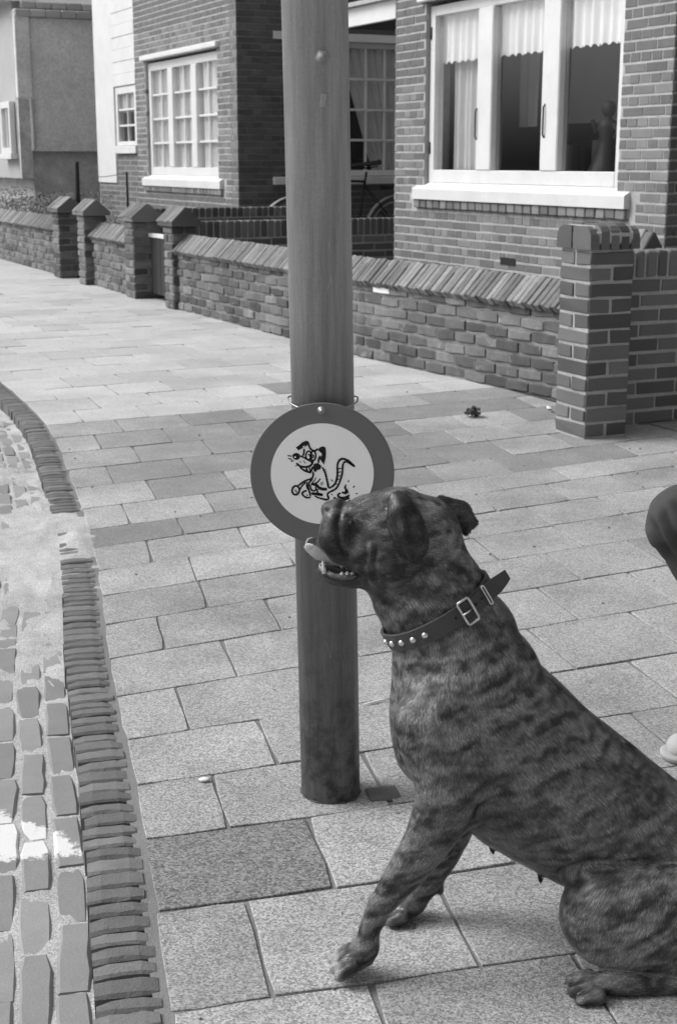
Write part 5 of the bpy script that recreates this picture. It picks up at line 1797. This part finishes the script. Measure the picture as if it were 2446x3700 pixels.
def brindle(P):
    """coat tone (albedo) at points of the dog: brindle bands over a mid-brown ground"""
    x, y, z = P[:, 0], P[:, 1] - DY, P[:, 2]
    ang = math.radians(19)
    al = math.cos(ang) * x + math.sin(ang) * z            # along the stripes
    ac = -math.sin(ang) * x + math.cos(ang) * z           # across them
    PS = np.stack([al * .42, P[:, 1] * .8, ac], 1)
    w1 = fbm(P, 14.0, 31) - .5
    w2 = fbm(PS, 48.0, 41) - .5
    w3 = fbm(PS, 120.0, 57) - .5
    t = (-math.sin(ang) * x + math.cos(ang) * z) + 0.040 * w1 + 0.018 * w2 - 0.10 * np.clip(x - .30, 0, 1) * (x - .30)
    band = np.sin(2 * math.pi * t / 0.034 + 4.0 * w1)
    band2 = np.sin(2 * math.pi * t / 0.016 + 6 * w1 + 2.0)
    mask = np.clip(.55 + 2.2 * (fbm(P, 9.0, 71) - .5), 0, 1)
    onhead = np.clip((z - .53 - .25 * (x - .14)) / .05, 0, 1)
    mask = mask * (1 - .8 * onhead)
    b = .5 + .26 * band * mask + .17 * band2 * mask + .9 * w2 + 1.25 * w3 + .35 * w1
    b = np.clip(b, 0, 1)
    b = b * b * (3 - 2 * b)
    tone = 0.024 + 0.235 * b
    # paler throat side, shoulder and thigh; darker patch low on the ribs
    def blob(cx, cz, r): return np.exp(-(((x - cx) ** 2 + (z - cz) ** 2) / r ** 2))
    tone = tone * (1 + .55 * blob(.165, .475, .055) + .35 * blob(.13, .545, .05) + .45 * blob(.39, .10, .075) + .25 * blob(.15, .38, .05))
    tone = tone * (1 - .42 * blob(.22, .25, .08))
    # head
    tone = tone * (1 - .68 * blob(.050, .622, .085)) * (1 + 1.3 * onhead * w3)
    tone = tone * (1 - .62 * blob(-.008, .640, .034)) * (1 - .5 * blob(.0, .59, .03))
    tone = tone * (1 + .75 * blob(.052, .668, .022))
    # dark feet, paler toes
    tone = tone * np.where(z < .06, .62 + .38 * np.clip(z / .06, 0, 1), 1)
    tone = tone + np.where((z < .032) & (x < .02), .30 * np.clip((.006 - x) / .012, 0, 1), 0)
    return np.clip(tone, .012, .45)

def folds(V, Nn, FL, ymax):
    side = np.clip((.25 - Nn[:, 1]) / .4, 0, 1) * (V[:, 1] < ymax)
    for _n, pts, dp, wd in FL:
        best = np.full(len(V), 9.0)
        tt = np.zeros(len(V))
        for i, (a, b) in enumerate(zip(pts[:-1], pts[1:])):
            a, b = np.array(a), np.array(b)
            d = b - a
            q = V[:, [0, 2]] - a
            t = np.clip(q @ d / (d @ d), 0, 1)
            r = np.linalg.norm(q - t[:, None] * d, axis=1)
            m = r < best
            best[m] = r[m]; tt[m] = (i + t[m]) / (len(pts) - 1)
        taper = np.clip(np.minimum(tt, 1 - tt) * 6 + .15, 0, 1)
        V = V - Nn * (dp * np.exp(-(best / wd) ** 2) * side * taper)[:, None]
    return V
def make_dog():
    D, ax = build_sdf(DOG, DOG_CUT, 0.0034, floor=0.0025)
    V, F = surface_nets(D, ax)
    del D
    V, F = keep_largest(V, F)
    V = relax(V, F, 6)
    Nn = vnormals(V, F)
    # muscle and skin relief
    V = V + Nn * ((fbm(V, 22.0, 77, 2) - .5) * 0.004)[:, None]
    # folds of skin on the near side: grooves (positive) and rolls (negative)
    V = folds(V, Nn, DOG_FOLD, DY + .005)
    Nn = vnormals(V, F)
    cid, _ = seg_info(V, DOG)
    nm = np.array(names)[cid]
    tone = brindle(V)
    for e in EARS:
        tone = np.where(nm == e, tone * .26 + .009, tone)
    tone = np.where(nm == 'nose', .06, tone)
    tone = np.where(np.isin(nm, ['flew_n', 'flew_f']), tone * .75, tone)
    tone = np.where(np.isin(nm, ['lip_n', 'lip_f', 'jaw']) & (V[:, 0] < .03), .04, tone)
    tone = np.where(np.isin(nm, ['teat1', 'teat2', 'pad_n', 'pad_f']), .02, tone)
    # inside of the mouth
    mouth = (V[:, 0] < .03) & (V[:, 2] > .585) & (V[:, 2] < .612) & (np.abs(V[:, 1] - DY) < .03) & (np.abs(Nn[:, 2]) > .3)
    tone = np.where(mouth, .03, tone)
    me = np_mesh('body', V, F, tone * .8)
    dog = thing('dog', Vector((0.25, DY, 0.0)), 'brindle boxer dog with studded collar sitting and sniffing at the round sign', 'dog')
    obj('body', me, 'coat', dog)
    # ---- short coat: fine hairs laid along the flow
    rs = np.random.default_rng(5)
    q = F
    ar = .5 * np.linalg.norm(np.cross(V[q[:, 2]] - V[q[:, 0]], V[q[:, 3]] - V[q[:, 1]]), axis=1)
    cen = V[q].mean(1)
    fn = Nn[q].mean(1)
    # favour the side that is seen; leave the unseen far side thinner
    wgt = ar * np.where(fn[:, 1] > .35, .25, 1.0)
    n = 340000
    pick = rs.choice(len(q), n, p=wgt / wgt.sum())
    a, b = rs.random(n), rs.random(n)
    P = (V[q[pick, 0]] * ((1 - a) * (1 - b))[:, None] + V[q[pick, 1]] * (a * (1 - b))[:, None] + V[q[pick, 2]] * (a * b)[:, None] + V[q[pick, 3]] * ((1 - a) * b)[:, None])
    NN = Nn[q[pick]].mean(1); NN /= np.linalg.norm(NN, axis=1)[:, None]
    cid, dr = seg_info(P, DOG)
    nm = np.array(names)[cid]
    bare = np.isin(nm, ['nose', 'teat1', 'teat2']) | ((P[:, 0] < .032) & (P[:, 2] < .615) & (P[:, 2] > .56)) | (P[:, 2] < .004)
    P, NN, dr, nm = P[~bare], NN[~bare], dr[~bare], nm[~bare]
    n = len(P)
    flow = dr.copy()
    flow[np.isin(nm, list(HEAD))] = (0.75, 0, -0.25)
    flow[np.isin(nm, ['thigh_n', 'thigh_f', 'thighlow_n', 'thighlow_f'])] = (-.25, 0, -.75)
    flow[np.isin(nm, ['throat', 'neck'])] = (.35, 0, -.8)
    flow[np.isin(nm, ['torso'])] = flow[np.isin(nm, ['torso'])] * .55 + np.array((.12, 0, -.55))
    flow[np.isin(nm, ['shoulder_n', 'uparm_n', 'sternum'])] = (.0, 0, -1)
    # smooth swirl so the hair is not combed straight
    sw_a = (fbm(P, 12.0, 91, 2) - .5) * .8
    flow = flow + np.stack([sw_a * .6, sw_a * 0, sw_a * .35], 1) + rs.normal(0, .10, (n, 3))
    T = flow - NN * (flow * NN).sum(1)[:, None]
    T /= np.linalg.norm(T, axis=1)[:, None] + 1e-9
    B = np.cross(NN, T)
    headm = np.isin(nm, list(HEAD | EARS))
    footm = np.isin(nm, ['paw_n', 'paw_f', 'toe1_n', 'toe2_n', 'toe3_n', 'toe4_n', 'toe1_f', 'toe2_f', 'toe3_f', 'htoe1', 'htoe2', 'htoe3', 'foot_n', 'forearm_n', 'forearm_f'])
    toem = np.array([('toe' in q_) or q_.startswith('paw') for q_ in nm])
    L = np.where(toem, .0028, np.where(headm, .0042, np.where(footm, .0045, .0068))) * rs.uniform(.7, 1.25, n)
    wd = np.where(headm, .00065, .00078) * rs.uniform(.7, 1.3, n)
    lift = rs.uniform(.02, .09, n)
    off0 = rs.uniform(.0001, .0009, n)
    base = P + NN * off0[:, None]
    tip = base + T * L[:, None] + NN * (L * lift)[:, None]
    VV = np.empty((n * 3, 3))
    VV[1::3] = base - B * (wd * .5)[:, None]; VV[0::3] = base + B * (wd * .5)[:, None]; VV[2::3] = tip
    tn = brindle(P + T * .004)
    tn = np.where(np.isin(nm, list(EARS)), tn * .26 + .009, tn)
    tn = np.where(np.isin(nm, ['flew_n', 'flew_f']), tn * .8, tn)
    lot = rs.random(n)
    tn = tn * np.where(lot < .33, rs.uniform(.3, .65, n), np.where(lot > .82, rs.uniform(1.4, 2.1, n), rs.uniform(.8, 1.25, n)))
    TN = np.empty(n * 3)
    TN[0::3] = tn * .8; TN[1::3] = tn * .8; TN[2::3] = tn * 1.15
    fm = np_mesh('hair_coat', VV, np.arange(n * 3).reshape(-1, 3), np.clip(TN, .008, .6))
    NV = np.repeat(NN + T * .10, 3, axis=0)
    NV /= np.linalg.norm(NV, axis=1)[:, None]
    fm.normals_split_custom_set_from_vertices([tuple(v) for v in NV])
    obj('hair_coat', fm, 'fur', dog, None, kind='stuff')
    return dog, V, Nn

dog, DV, DN = make_dog()

# ---- head details
def surf_y(x, z, near=True):
    """y of the dog's near surface at (x, z)"""
    d = (DV[:, 0] - x) ** 2 + (DV[:, 2] - z) ** 2
    k = d < .006 ** 2
    if not k.any():
        k = d < .02 ** 2
    return DV[k, 1].min() if near else DV[k, 1].max()
ey_x, ey_z = 0.0165, 0.6655
ball = MB()
yv = surf_y(ey_x, ey_z)
ball.lathe([(0, -.0050), (.0028, -.0042), (.0046, -.0018), (.0050, .0), (.0046, .0018), (.0028, .0042), (0, .0050)], 16, Matrix.Translation((ey_x, yv + .0042, ey_z)) @ Matrix.Rotation(math.pi / 2, 4, 'X'))
ball.build('eye', 'wet', dog)
# tongue, broad and curled up at the tip
tg = MB()
path = [(0.028, .594, .016, .002), (0.008, .600, .018, .005), (-0.010, .605, .020, .011), (-0.022, .608, .021, .019), (-0.032, .610, .020, .025), (-0.040, .613, .0175, .0255), (-0.0455, .6175, .013, .019), (-0.048, .622, .007, .009), (-0.0485, .624, .003, .003)]
vs = []
nx = 13
for (x, z, w, cup) in path:
    for k in range(nx):
        u = -1 + 2 * k / (nx - 1)
        zz = z + cup * abs(u) ** 2.2 * .75 - .0015 * math.exp(-(u / .12) ** 2)
        vs.append((x + (.002 * abs(u) if x < -.03 else 0), DY + u * w, zz))
nt_ = len(vs)
for (x, z, w, cup) in path:
    for k in range(nx):
        u = -1 + 2 * k / (nx - 1)
        th = .0055 * (1 - .75 * abs(u) ** 4)
        vs.append((x + (.0045 if x < -.038 else 0), DY + u * w, z + cup * abs(u) ** 2.2 * .75 - th))
fs = []
for i in range(len(path) - 1):
    for k in range(nx - 1):
        a = i * nx + k
        fs.append((a, a + 1, a + nx + 1, a + nx)); fs.append((nt_ + a, nt_ + a + nx, nt_ + a + nx + 1, nt_ + a + 1))
    fs.append((i * nx, (i + 1) * nx, nt_ + (i + 1) * nx, nt_ + i * nx)); fs.append((i * nx + nx - 1, nt_ + i * nx + nx - 1, nt_ + (i + 1) * nx + nx - 1, (i + 1) * nx + nx - 1))
e_ = (len(path) - 1) * nx
fs.append(tuple(range(e_, e_ + nx)) + tuple(range(nt_ + e_ + nx - 1, nt_ + e_ - 1, -1)))
tg.add(vs, fs, True)
tg.build('tongue', 'tongue', dog)
for sgn in (-1, 1):
    MB().tube([(-0.0195, DY + sgn * .0165, .589), (-0.0208, DY + sgn * .0172, .597), (-0.0225, DY + sgn * .0172, .606)], [.0036, .0030, .0006], 8).build('canine_tooth', 'tooth', dog)
    for (tx, tz, th) in ((0.005, .588, .004), (0.0125, .5875, .006), (0.0195, .589, .0035)):
        MB().tube([(tx, DY + sgn * .021, tz - .004), (tx, DY + sgn * .0215, tz + th * .5), (tx + .0005, DY + sgn * .0205, tz + th)], [.0042, .0034, .0008], 7).build('molar_tooth', 'tooth', dog)
    gm = MB().tube([(-0.022, DY + sgn * .0135, .592), (-0.010, DY + sgn * .0195, .5875), (0.006, DY + sgn * .0225, .5845), (0.020, DY + sgn * .0235, .5855), (0.028, DY + sgn * .023, .588)], [.003, .0042, .0046, .0042, .002], 8)
    gm.build('gum', 'gum', dog)
for k in range(6):
    u = -1 + 2 * (k + .5) / 6
    MB().tube([(-0.0235 - .002 * (1 - u * u), DY + u * .010, .590), (-0.0245 - .002 * (1 - u * u), DY + u * .0103, .5965)], [.0018, .0009], 6).build('incisor_tooth', 'tooth', dog)
def claw(p, d, L=.009, r=.0028, mat='wet'):
    p, d = Vector(p), Vector(d).normalized()
    MB().tube([p, p + d * L * .5, p + d * L + Vector((0, 0, -.003))], [r, r * .8, r * .25], 8).build('claw', mat, dog)
for c in DOG:
    if c[0].startswith('toe') or c[0].startswith('htoe'):
        a, b = c[3][0], c[3][-1]
        dv = (b[0] - a[0], b[1] - a[1], (b[2] - a[2]) * .4)
        claw((b[0] - b[3] * .55, b[1], max(b[2] - .002, .006)), (-1, (b[1] - a[1]) * 6, -.3), .0055 if c[0][0] == 't' else .0040, .0024, 'wet' if not c[0].endswith('_n') else 'tooth')

# ---- studded leather collar: a band fitted round the neck
col = thing('dog_collar', Vector((0.146, DY, 0.533)), 'studded leather collar with metal buckle round the neck of the dog', 'collar')
cc = Vector((0.1455, DY, 0.5325))
ex = Vector((0.2102 - 0.0802, 0, 0.5711 - 0.4939)).normalized()      # from throat to nape
ey = Vector((0, 1, 0))
ez = ex.cross(ey).normalized()
if ez.z < 0: ez = -ez
def neck_r(th):
    """outermost dog surface in direction th of the collar plane"""
    rel = DV - np.array(cc)
    h = rel @ np.array(ez)
    k = np.abs(h) < .011
    u, v = rel[k] @ np.array(ex), rel[k][:, 1]
    r = np.hypot(u, v)
    k2 = r < .115
    u, v, r = u[k2], v[k2], r[k2]
    a = np.arctan2(v, u)
    d = np.abs((a - th + math.pi) % (2 * math.pi) - math.pi)
    k3 = d < .10
    return r[k3].max() if k3.any() else .07
NS = 72
rad = [neck_r(2 * math.pi * k / NS) for k in range(NS)]
rad = [sum(rad[(k + j) % NS] * w for j, w in zip(range(-4, 5), (1, 2, 3, 4, 5, 4, 3, 2, 1))) / 25 + .0035 for k in range(NS)]
def col_pt(th, h, off=0.0):
    k = th / (2 * math.pi) * NS
    k0 = int(math.floor(k)) % NS
    f = k - math.floor(k)
    r = rad[k0] * (1 - f) + rad[(k0 + 1) % NS] * f + off
    return cc + ex * (r * math.cos(th)) + ey * (r * math.sin(th)) + ez * h
HB_ = .0135
cb = MB()
vs = []
for k in range(NS):
    th = 2 * math.pi * k / NS
    for (h, o) in ((-HB_, 0), (-HB_ + .001, .0032), (HB_ - .001, .0032), (HB_, 0), (HB_ - .001, -.002), (-HB_ + .001, -.002)):
        vs.append(col_pt(th, h, o))
cb.add(vs, [(k * 6 + i, ((k + 1) % NS) * 6 + i, ((k + 1) % NS) * 6 + (i + 1) % 6, k * 6 + (i + 1) % 6) for k in range(NS) for i in range(6)])
cb.build('band', 'leather', col)
def col_frame(th, off):
    p = col_pt(th, 0, off)
    t = (col_pt(th + .03, 0, off) - col_pt(th - .03, 0, off)).normalized()
    nrm = ez.cross(t).normalized()
    if nrm.dot(p - cc) < 0: nrm = -nrm
    return p, t, nrm
# angle 0 = nape, pi = throat, 3pi/2 = near side (towards the viewer)
def stud(th):
    p, t, nrm = col_frame(th, .0036)
    m = Matrix.Translation(p) @ nrm.to_track_quat('Z', 'Y').to_matrix().to_4x4()
    MB().lathe([(.0050, -.001), (.0050, .0006), (.0040, .0022), (.0024, .0034), (0, .0038)], 14, m).build('stud', 'chrome', col)
for th in (math.radians(247), math.radians(233), math.radians(218), math.radians(203), math.radians(189), math.radians(175), math.radians(160)):
    stud(th)
# buckle, overlapping strap end, tongue pin
def strap(th0, th1, off, hw, flare=0.0, n=14):
    mb = MB()
    vs = []
    for i in range(n + 1):
        u = i / n
        th = th0 + (th1 - th0) * u
        o = off + flare * max(0, u - .55) ** 1.3
        w = hw * (1 if u < .8 else 1 - .35 * ((u - .8) / .2))
        for (h, dz) in ((-w, 0), (w, 0), (w, -.0026), (-w, -.0026)):
            vs.append(col_pt(th, h, o + dz))
    fs = [(i * 4 + j, (i + 1) * 4 + j, (i + 1) * 4 + (j + 1) % 4, i * 4 + (j + 1) % 4) for i in range(n) for j in range(4)] + [(0, 1, 2, 3), tuple(n * 4 + j for j in (3, 2, 1, 0))]
    mb.add(vs, fs)
    return mb
bt = math.radians(296)
strap(bt - .05, bt + .98, .0075, .0120, .062).build('strap_end', 'leather', col)
def wire_frame(th0, th1, off, hw, r):
    P = [col_pt(th0, -hw, off), col_pt(th0, hw, off), col_pt(th1, hw, off + .002), col_pt(th1, -hw, off + .002)]
    Q = []
    for i in range(4):
        a, b = P[i], P[(i + 1) % 4]
        Q += [a.lerp(b, .08), a.lerp(b, .5), a.lerp(b, .92)]
    return MB().tube(Q, r, 8, closed=True)
wire_frame(bt - .10, bt + .12, .0095, .0175, .0019).build('buckle', 'chrome', col)
MB().tube([col_pt(bt + .1, 0, .009), col_pt(bt - .02, 0, .0125), col_pt(bt - .12, 0, .0115)], .0015, 8).build('buckle_pin', 'chrome', col)
wire_frame(bt + .46, bt + .50, .0105, .0145, .0013).build('keeper', 'chrome', col)
for th in (bt + .22, bt + .38, bt - .22):
    p, t, nrm = col_frame(th, .0078 if th > bt else .0034)
    m = Matrix.Translation(p) @ nrm.to_track_quat('Z', 'Y').to_matrix().to_4x4()
    MB().lathe([(0.0, .0006), (.0019, .0005), (.0022, -.0004)], 10, m).build('punch_hole', 'ink', col)

# ================================================================== PERSON crouching at the right edge
def person():
    t = thing('person', Vector((0.86, 2.70, 0)), 'person in dark trousers and pale shoes crouching at the right edge behind the dog', 'person')
    y1, y2 = 2.61, 2.88          # near and far leg
    TR = []
    for yk, kx, kz, ax_ in ((y1, .652, .488, .850), (y2, .80, .49, .985)):
        TR += [('thigh', .03, 1.0, [(1.10, (yk + 2.745) / 2, .335, .105), (.93, yk, .40, .092), (kx + .055, yk, kz - .012, .074), (kx, yk, kz, .066)]),
               ('shin', .022, 1.0, [(kx + .004, yk, kz - .008, .067), (kx + .075, yk, .36, .066), (ax_ - .03, yk, .20, .058), (ax_, yk, .105, .056)])]
    TR += [('pelvis', .04, 1.0, [(1.12, 2.66, .35, .115), (1.12, 2.83, .35, .115)]), ('waist', .04, .9, [(1.12, 2.745, .38, .13), (1.09, 2.745, .50, .135)])]
    CUT = []
    D, ax = build_sdf(TR, CUT, 0.006)
    V, F = surface_nets(D, ax); V, F = keep_largest(V, F); V = relax(V, F, 6)
    Nn = vnormals(V, F)
    V = V + Nn * ((fbm(V, 26.0, 7, 2) - .5) * .007)[:, None]
    FL = []
    for kx, kz in ((.652, .488),):
        FL += [('a', [(.600, .525), (.612, .495), (.632, .462), (.67, .42)], .010, .0055), ('ar', [(.592, .515), (.604, .484), (.626, .448)], -.006, .008),
               ('b', [(.585, .495), (.600, .462), (.622, .430), (.66, .39)], .009, .005), ('br', [(.582, .478), (.596, .446), (.62, .41)], -.005, .007), ('d', [(.592, .44), (.615, .40), (.65, .36)], .006, .007), ('e', [(.62, .54), (.645, .50), (.69, .46)], .009, .008)]
    V = folds(V, Nn, FL, y1 + .02)
    obj('trousers', np_mesh('trousers', V, F), 'trouser', t)
    JK = [('chest', .05, .9, [(1.09, 2.745, .46, .140), (1.04, 2.745, .62, .150), (.99, 2.745, .80, .150)]),
          ('shoulders', .05, 1.0, [(.985, 2.58, .85, .075), (.97, 2.745, .88, .085), (.985, 2.91, .85, .075)]),
          ('arm_near', .02, 1.0, [(.985, 2.56, .85, .065), (.93, 2.50, .68, .056), (.90, 2.50, .61, .052), (.885, 2.55, .52, .046), (.875, 2.60, .50, .042)]),
          ('arm_far', .02, 1.0, [(.985, 2.93, .85, .065), (.93, 2.98, .68, .056), (.90, 2.97, .61, .052), (.90, 2.93, .53, .046), (.89, 2.90, .51, .042)]),
          ('collar', .02, 1.0, [(.955, 2.745, .95, .062), (.945, 2.745, .975, .058)])]
    D, ax = build_sdf(JK, [], 0.009)
    V, F = surface_nets(D, ax); V, F = keep_largest(V, F); V = relax(V, F, 6)
    obj('jacket', np_mesh('jacket', V, F), 'jacket', t)
    # head, neck, hands as skin: one surface for head and neck, hands with five fingers
    HD = [('neck', .02, 1.0, [(.955, 2.745, .93, .052), (.935, 2.745, 1.02, .050)]),
          ('skull', .02, .84, [(.935, 2.745, 1.135, .088), (.915, 2.745, 1.125, .086)]),
          ('jawl', .02, .8, [(.900, 2.745, 1.075, .060), (.875, 2.745, 1.045, .042)]),
          ('nose', .008, 1.0, [(.838, 2.745, 1.125, .009), (.822, 2.745, 1.098, .014)]),
          ('lips', .006, 1.6, [(.838, 2.745, 1.068, .009), (.840, 2.745, 1.058, .009)]),
          ('brow', .01, 1.8, [(.843, 2.745, 1.145, .015)] * 2),
          ('ear1', .004, .4, [(.930, 2.668, 1.125, .022), (.926, 2.668, 1.095, .014)]),
          ('ear2', .004, .4, [(.930, 2.822, 1.125, .022), (.926, 2.822, 1.095, .014)])]
    HC = [('eye1', .006, 1.0, [(.838, 2.715, 1.127, .008)] * 2, 0), ('eye2', .006, 1.0, [(.838, 2.775, 1.127, .008)] * 2, 0), ('mouth', .003, 2.0, [(.829, 2.735, 1.063, .002), (.829, 2.755, 1.063, .002)], 0)]
    D, ax = build_sdf(HD, HC, 0.0045)
    V, F = surface_nets(D, ax); V, F = keep_largest(V, F); V = relax(V, F, 4)
    obj('head', np_mesh('head', V, F), 'skin', t)
    for yy in (2.717, 2.773):
        MB().lathe([(0, -.011), (.008, -.008), (.011, 0), (.008, .008), (0, .011)], 14, Matrix.Translation((.847, yy, 1.127)) @ Matrix.Rotation(math.pi / 2, 4, 'Y')).build('eye', 'wet', t)
    HR = [('cap', .02, .86, [(.948, 2.745, 1.155, .092), (.915, 2.745, 1.168, .084)]), ('back', .02, .82, [(.975, 2.745, 1.13, .066), (.975, 2.745, 1.07, .045)])]
    D, ax = build_sdf(HR, [('face', .01, 1.6, [(.82, 2.745, 1.10, .062), (.87, 2.745, 1.06, .05)], 0)], 0.006)
    V, F = surface_nets(D, ax); V, F = keep_largest(V, F); V = relax(V, F, 4)
    obj('hair', np_mesh('hair', V, F), 'hair', t)
    for sgn, (wx, wy, wz) in ((1, (.875, 2.605, .495)), (-1, (.89, 2.897, .505))):
        HN = [('palm', .010, 1.0, [(wx, wy, wz, .026), (wx - .035, wy + sgn * .006, wz - .002, .026), (wx - .06, wy + sgn * .006, wz - .006, .022)])]
        for k, (dy, l) in enumerate(((-.026, .070), (-.009, .080), (.009, .076), (.025, .060))):
            bx, by, bz = wx - .060, wy + sgn * .006 + dy, wz - .004
            HN.append(('finger', .004, 1.0, [(bx, by, bz, .0092), (bx - l * .45, by + dy * .15, bz - .008, .0088), (bx - l * .72, by + dy * .2, bz - .026, .0080), (bx - l * .80, by + dy * .2, bz - .046, .0070)]))
        HN.append(('thumb', .006, 1.0, [(wx - .012, wy + sgn * .026, wz - .006, .012), (wx - .035, wy + sgn * .047, wz - .016, .0105), (wx - .060, wy + sgn * .053, wz - .028, .0085)]))
        D, ax = build_sdf(HN, [], 0.0035)
        V, F = surface_nets(D, ax); V, F = keep_largest(V, F); V = relax(V, F, 4)
        obj('hand', np_mesh('hand', V, F), 'skin', t)
    for yk, ax_ in ((y1 + .01, .850), (y2, .985)):
        x0 = ax_ - .215
        SH = [('toe', .02, 1.3, [(x0 + .04, yk, .024, .026), (x0 + .10, yk, .038, .036)]),
              ('mid', .02, 1.05, [(x0 + .10, yk, .046, .040), (x0 + .17, yk, .062, .040)]),
              ('heel', .02, 1.0, [(x0 + .17, yk, .060, .042), (x0 + .235, yk, .050, .040), (x0 + .215, yk, .095, .044)])]
        D, ax = build_sdf(SH, [], 0.005, floor=0.012)
        V, F = surface_nets(D, ax); V, F = keep_largest(V, F); V = relax(V, F, 4)
        so = obj('shoe', np_mesh('shoe', V, F), 'shoe', t)
        SO = [('sole', .01, 1.12, [(x0 + .04, yk, .02, .040), (x0 + .12, yk, .02, .040), (x0 + .23, yk, .02, .042)])]
        D, ax = build_sdf(SO, [], 0.005, floor=0.001)
        D = np.maximum(D, (ax[2] - 0.016)[None, None, :])
        V, F = surface_nets(D, ax); V, F = keep_largest(V, F)
        sub_obj('sole', np_mesh('sole', V, F), 'sole_glint', so)
person()
